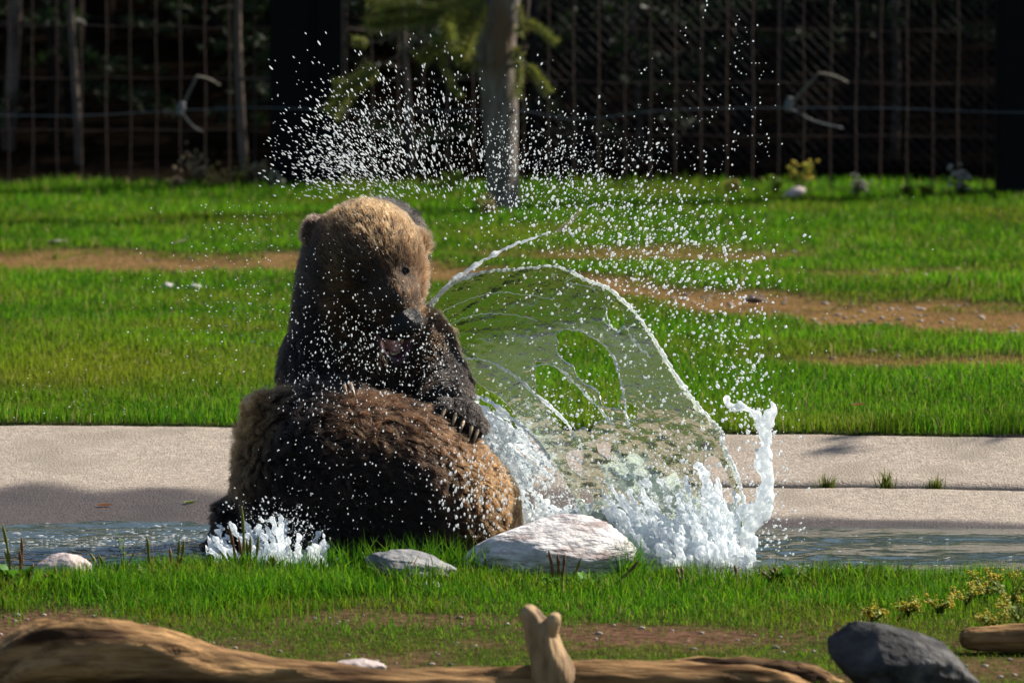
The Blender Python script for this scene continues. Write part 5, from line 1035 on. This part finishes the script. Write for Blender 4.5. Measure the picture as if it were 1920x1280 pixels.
# ------------------------------------------------------------------ spray: thousands of drops in the air
def drops(clusters, seed):
    rr = np.random.default_rng(seed); iv0, it0 = ico(1); out = MB()
    for cx, cy_, sx, sy, n, r0, r1, y0, y1, st, src, lim in clusters:
        px = cx+rr.normal(0, 1, n)*sx; py = cy_+rr.normal(0, 1, n)*sy
        if lim: k = np.ones(n, bool); x0_, y0_, x1_, y1_ = lim; k = (px > x0_) & (px < x1_) & (py > y0_) & (py < y1_); px, py = px[k], py[k]
        n = len(px); yy = rr.uniform(y0, y1, n); c_ = at(px, py, yy); ok_ = c_[:, 2] > 0.012; c_, px, py = c_[ok_], px[ok_], py[ok_]; n = len(px)
        r = S*0.72*(r0+(r1-r0)*rr.random(n)**3.2); d = np.stack([px-src[0], 0*px, -(py-src[1])], -1)+rr.normal(0, 25, (n, 3)); d /= np.linalg.norm(d, axis=1)[:, None]
        e1 = np.cross(d, [0, 1.0, 0.01]); e1 /= np.linalg.norm(e1, axis=1)[:, None]+1e-9; e2 = np.cross(d, e1); sc_ = st*rr.uniform(0.75, 1.25, n)
        wob = 1+0.05*rr.normal(size=(n, len(iv0)))
        V = c_[:, None, :]+r[:, None, None]*wob[..., None]*(iv0[None, :, 0:1]*e1[:, None, :]+iv0[None, :, 1:2]*e2[:, None, :]+sc_[:, None, None]*iv0[None, :, 2:3]*d[:, None, :])
        F = it0[None]+(np.arange(n)*len(iv0))[:, None, None]; out.add(V.reshape(-1, 3), F.reshape(-1, 3))
    return out
CL = [ # cx, cy, sx, sy, n, rmin, rmax (px), depth range, stretch, source, limits
    (735, 275, 105, 75, 1900, 0.7, 2.3, -0.3, 0.5, 3.2, (900, 560), (500, 60, 905, 372)), (640, 300, 60, 40, 800, 0.7, 2.2, -0.3, 0.5, 3.2, (900, 480), (480, 120, 760, 372)),
    (960, 310, 60, 70, 600, 0.8, 2.6, -0.3, 0.5, 2.0, (940, 620), (820, 90, 1080, 400)), (1085, 320, 95, 50, 900, 0.8, 3.4, -0.2, 0.6, 1.3, (1000, 640), (900, 150, 1400, 400)),
    (1350, 220, 90, 120, 190, 1.2, 3.0, -0.2, 0.6, 1.2, (1300, 700), (1100, 0, 1460, 420)), (1110, 420, 120, 55, 900, 0.8, 4.2, -0.2, 0.6, 1.3, (1000, 640), None),
    (1260, 490, 95, 80, 1000, 0.9, 4.8, -0.3, 0.5, 1.3, (1100, 700), None), (1380, 640, 45, 110, 300, 1.6, 5.0, -0.35, 0.2, 1.2, (1380, 900), None), (1400, 745, 32, 45, 120, 2, 6.0, -0.35, 0.0, 1.2, (1400, 900), None),
    (1050, 600, 130, 80, 330, 1.0, 3.6, -0.5, -0.2, 1.3, (900, 600), None), (640, 690, 75, 70, 800, 0.7, 2.5, -0.62, -0.2, 1.8, (640, 400), (530, 540, 860, 800)), (815, 690, 30, 60, 420, 0.7, 2.3, -0.62, -0.3, 1.4, (800, 400), None), (650, 520, 80, 70, 150, 0.8, 2.0, -0.6, -0.3, 1.2, (640, 300), None),
    (900, 920, 50, 55, 330, 1.4, 3.6, -0.75, -0.5, 2.0, (930, 500), (780, 780, 990, 1010)), (680, 880, 120, 70, 260, 0.9, 2.4, -0.75, -0.5, 1.5, (700, 600), (470, 730, 900, 1000)),
    (440, 590, 100, 70, 330, 0.9, 2.2, -0.3, 0.6, 1.6, (640, 640), (180, 380, 560, 790)), (450, 430, 70, 40, 110, 0.8, 1.8, -0.2, 0.6, 1.5, (640, 520), (200, 360, 570, 520)), (150, 740, 150, 40, 60, 0.9, 2.0, -0.3, 0.5, 1.5, (500, 700), (0, 640, 480, 800)),
    (990, 830, 60, 55, 1300, 1.2, 4.6, -0.25, 0.25, 1.2, (900, 760), None), (980, 900, 70, 50, 1500, 1.0, 3.6, -0.3, 0.2, 1.5, (900, 760), (890, 760, 1200, 1000)), (1160, 890, 70, 80, 900, 1.0, 3.8, -0.5, -0.2, 1.4, (1200, 1100), None), (1270, 960, 75, 70, 1700, 1.2, 4.4, -0.55, -0.1, 1.3, (1300, 1100), None),
    (1440, 900, 30, 90, 170, 1.4, 4.5, -0.5, 0.0, 1.2, (1400, 1060), None), (1430, 1000, 40, 30, 120, 1.2, 3.8, -0.5, 0.0, 1.2, (1380, 1060), None), (1230, 650, 60, 70, 160, 1.2, 3.8, -0.5, -0.3, 1.2, (1200, 900), None),
    (520, 1010, 50, 36, 1100, 0.7, 2.8, -0.95, -0.55, 1.3, (540, 1080), (400, 900, 620, 1062)), (1540, 560, 150, 120, 40, 0.9, 2.4, -0.2, 0.6, 1.2, (1380, 800), None)]
dr_ = drops(CL, 3)
tag(obj('spray', dr_.mesh('spray'), M['drop']), 'thousands of sunlit water drops flung through the air around the bears', 'spray', kind='stuff')
# foam flecks riding on the stream
rr = np.random.default_rng(9); out = MB(); iv0, it0 = ico(1)
fx = np.concatenate([rr.uniform(0, 440, 260), rr.normal(330, 80, 160), rr.normal(180, 100, 90), rr.uniform(1400, 1920, 40), rr.normal(1520, 60, 40)]); fyy = np.concatenate([rr.normal(1022, 16, 260), rr.normal(1010, 16, 160), rr.normal(1015, 6, 90), rr.uniform(1000, 1075, 40), rr.normal(1066, 5, 40)])
pz = on_z(fx, fyy, 0.004)
for q in pz:
    if q[1] < bank_edge(q[0]) or q[1] > 0.9: continue
    r = S*rr.uniform(0.7, 2.6)*(1 if rr.random() < 0.85 else 1.7); out.add(iv0*np.array([r*rr.uniform(1, 3.2), r*rr.uniform(1, 2.2), r*0.35])*(1+0.15*rr.normal(size=iv0.shape))+q, it0)
tag(obj('foam', out.mesh('foam'), M['drop']), 'white foam flecks floating on the stream surface', 'foam', kind='stuff')
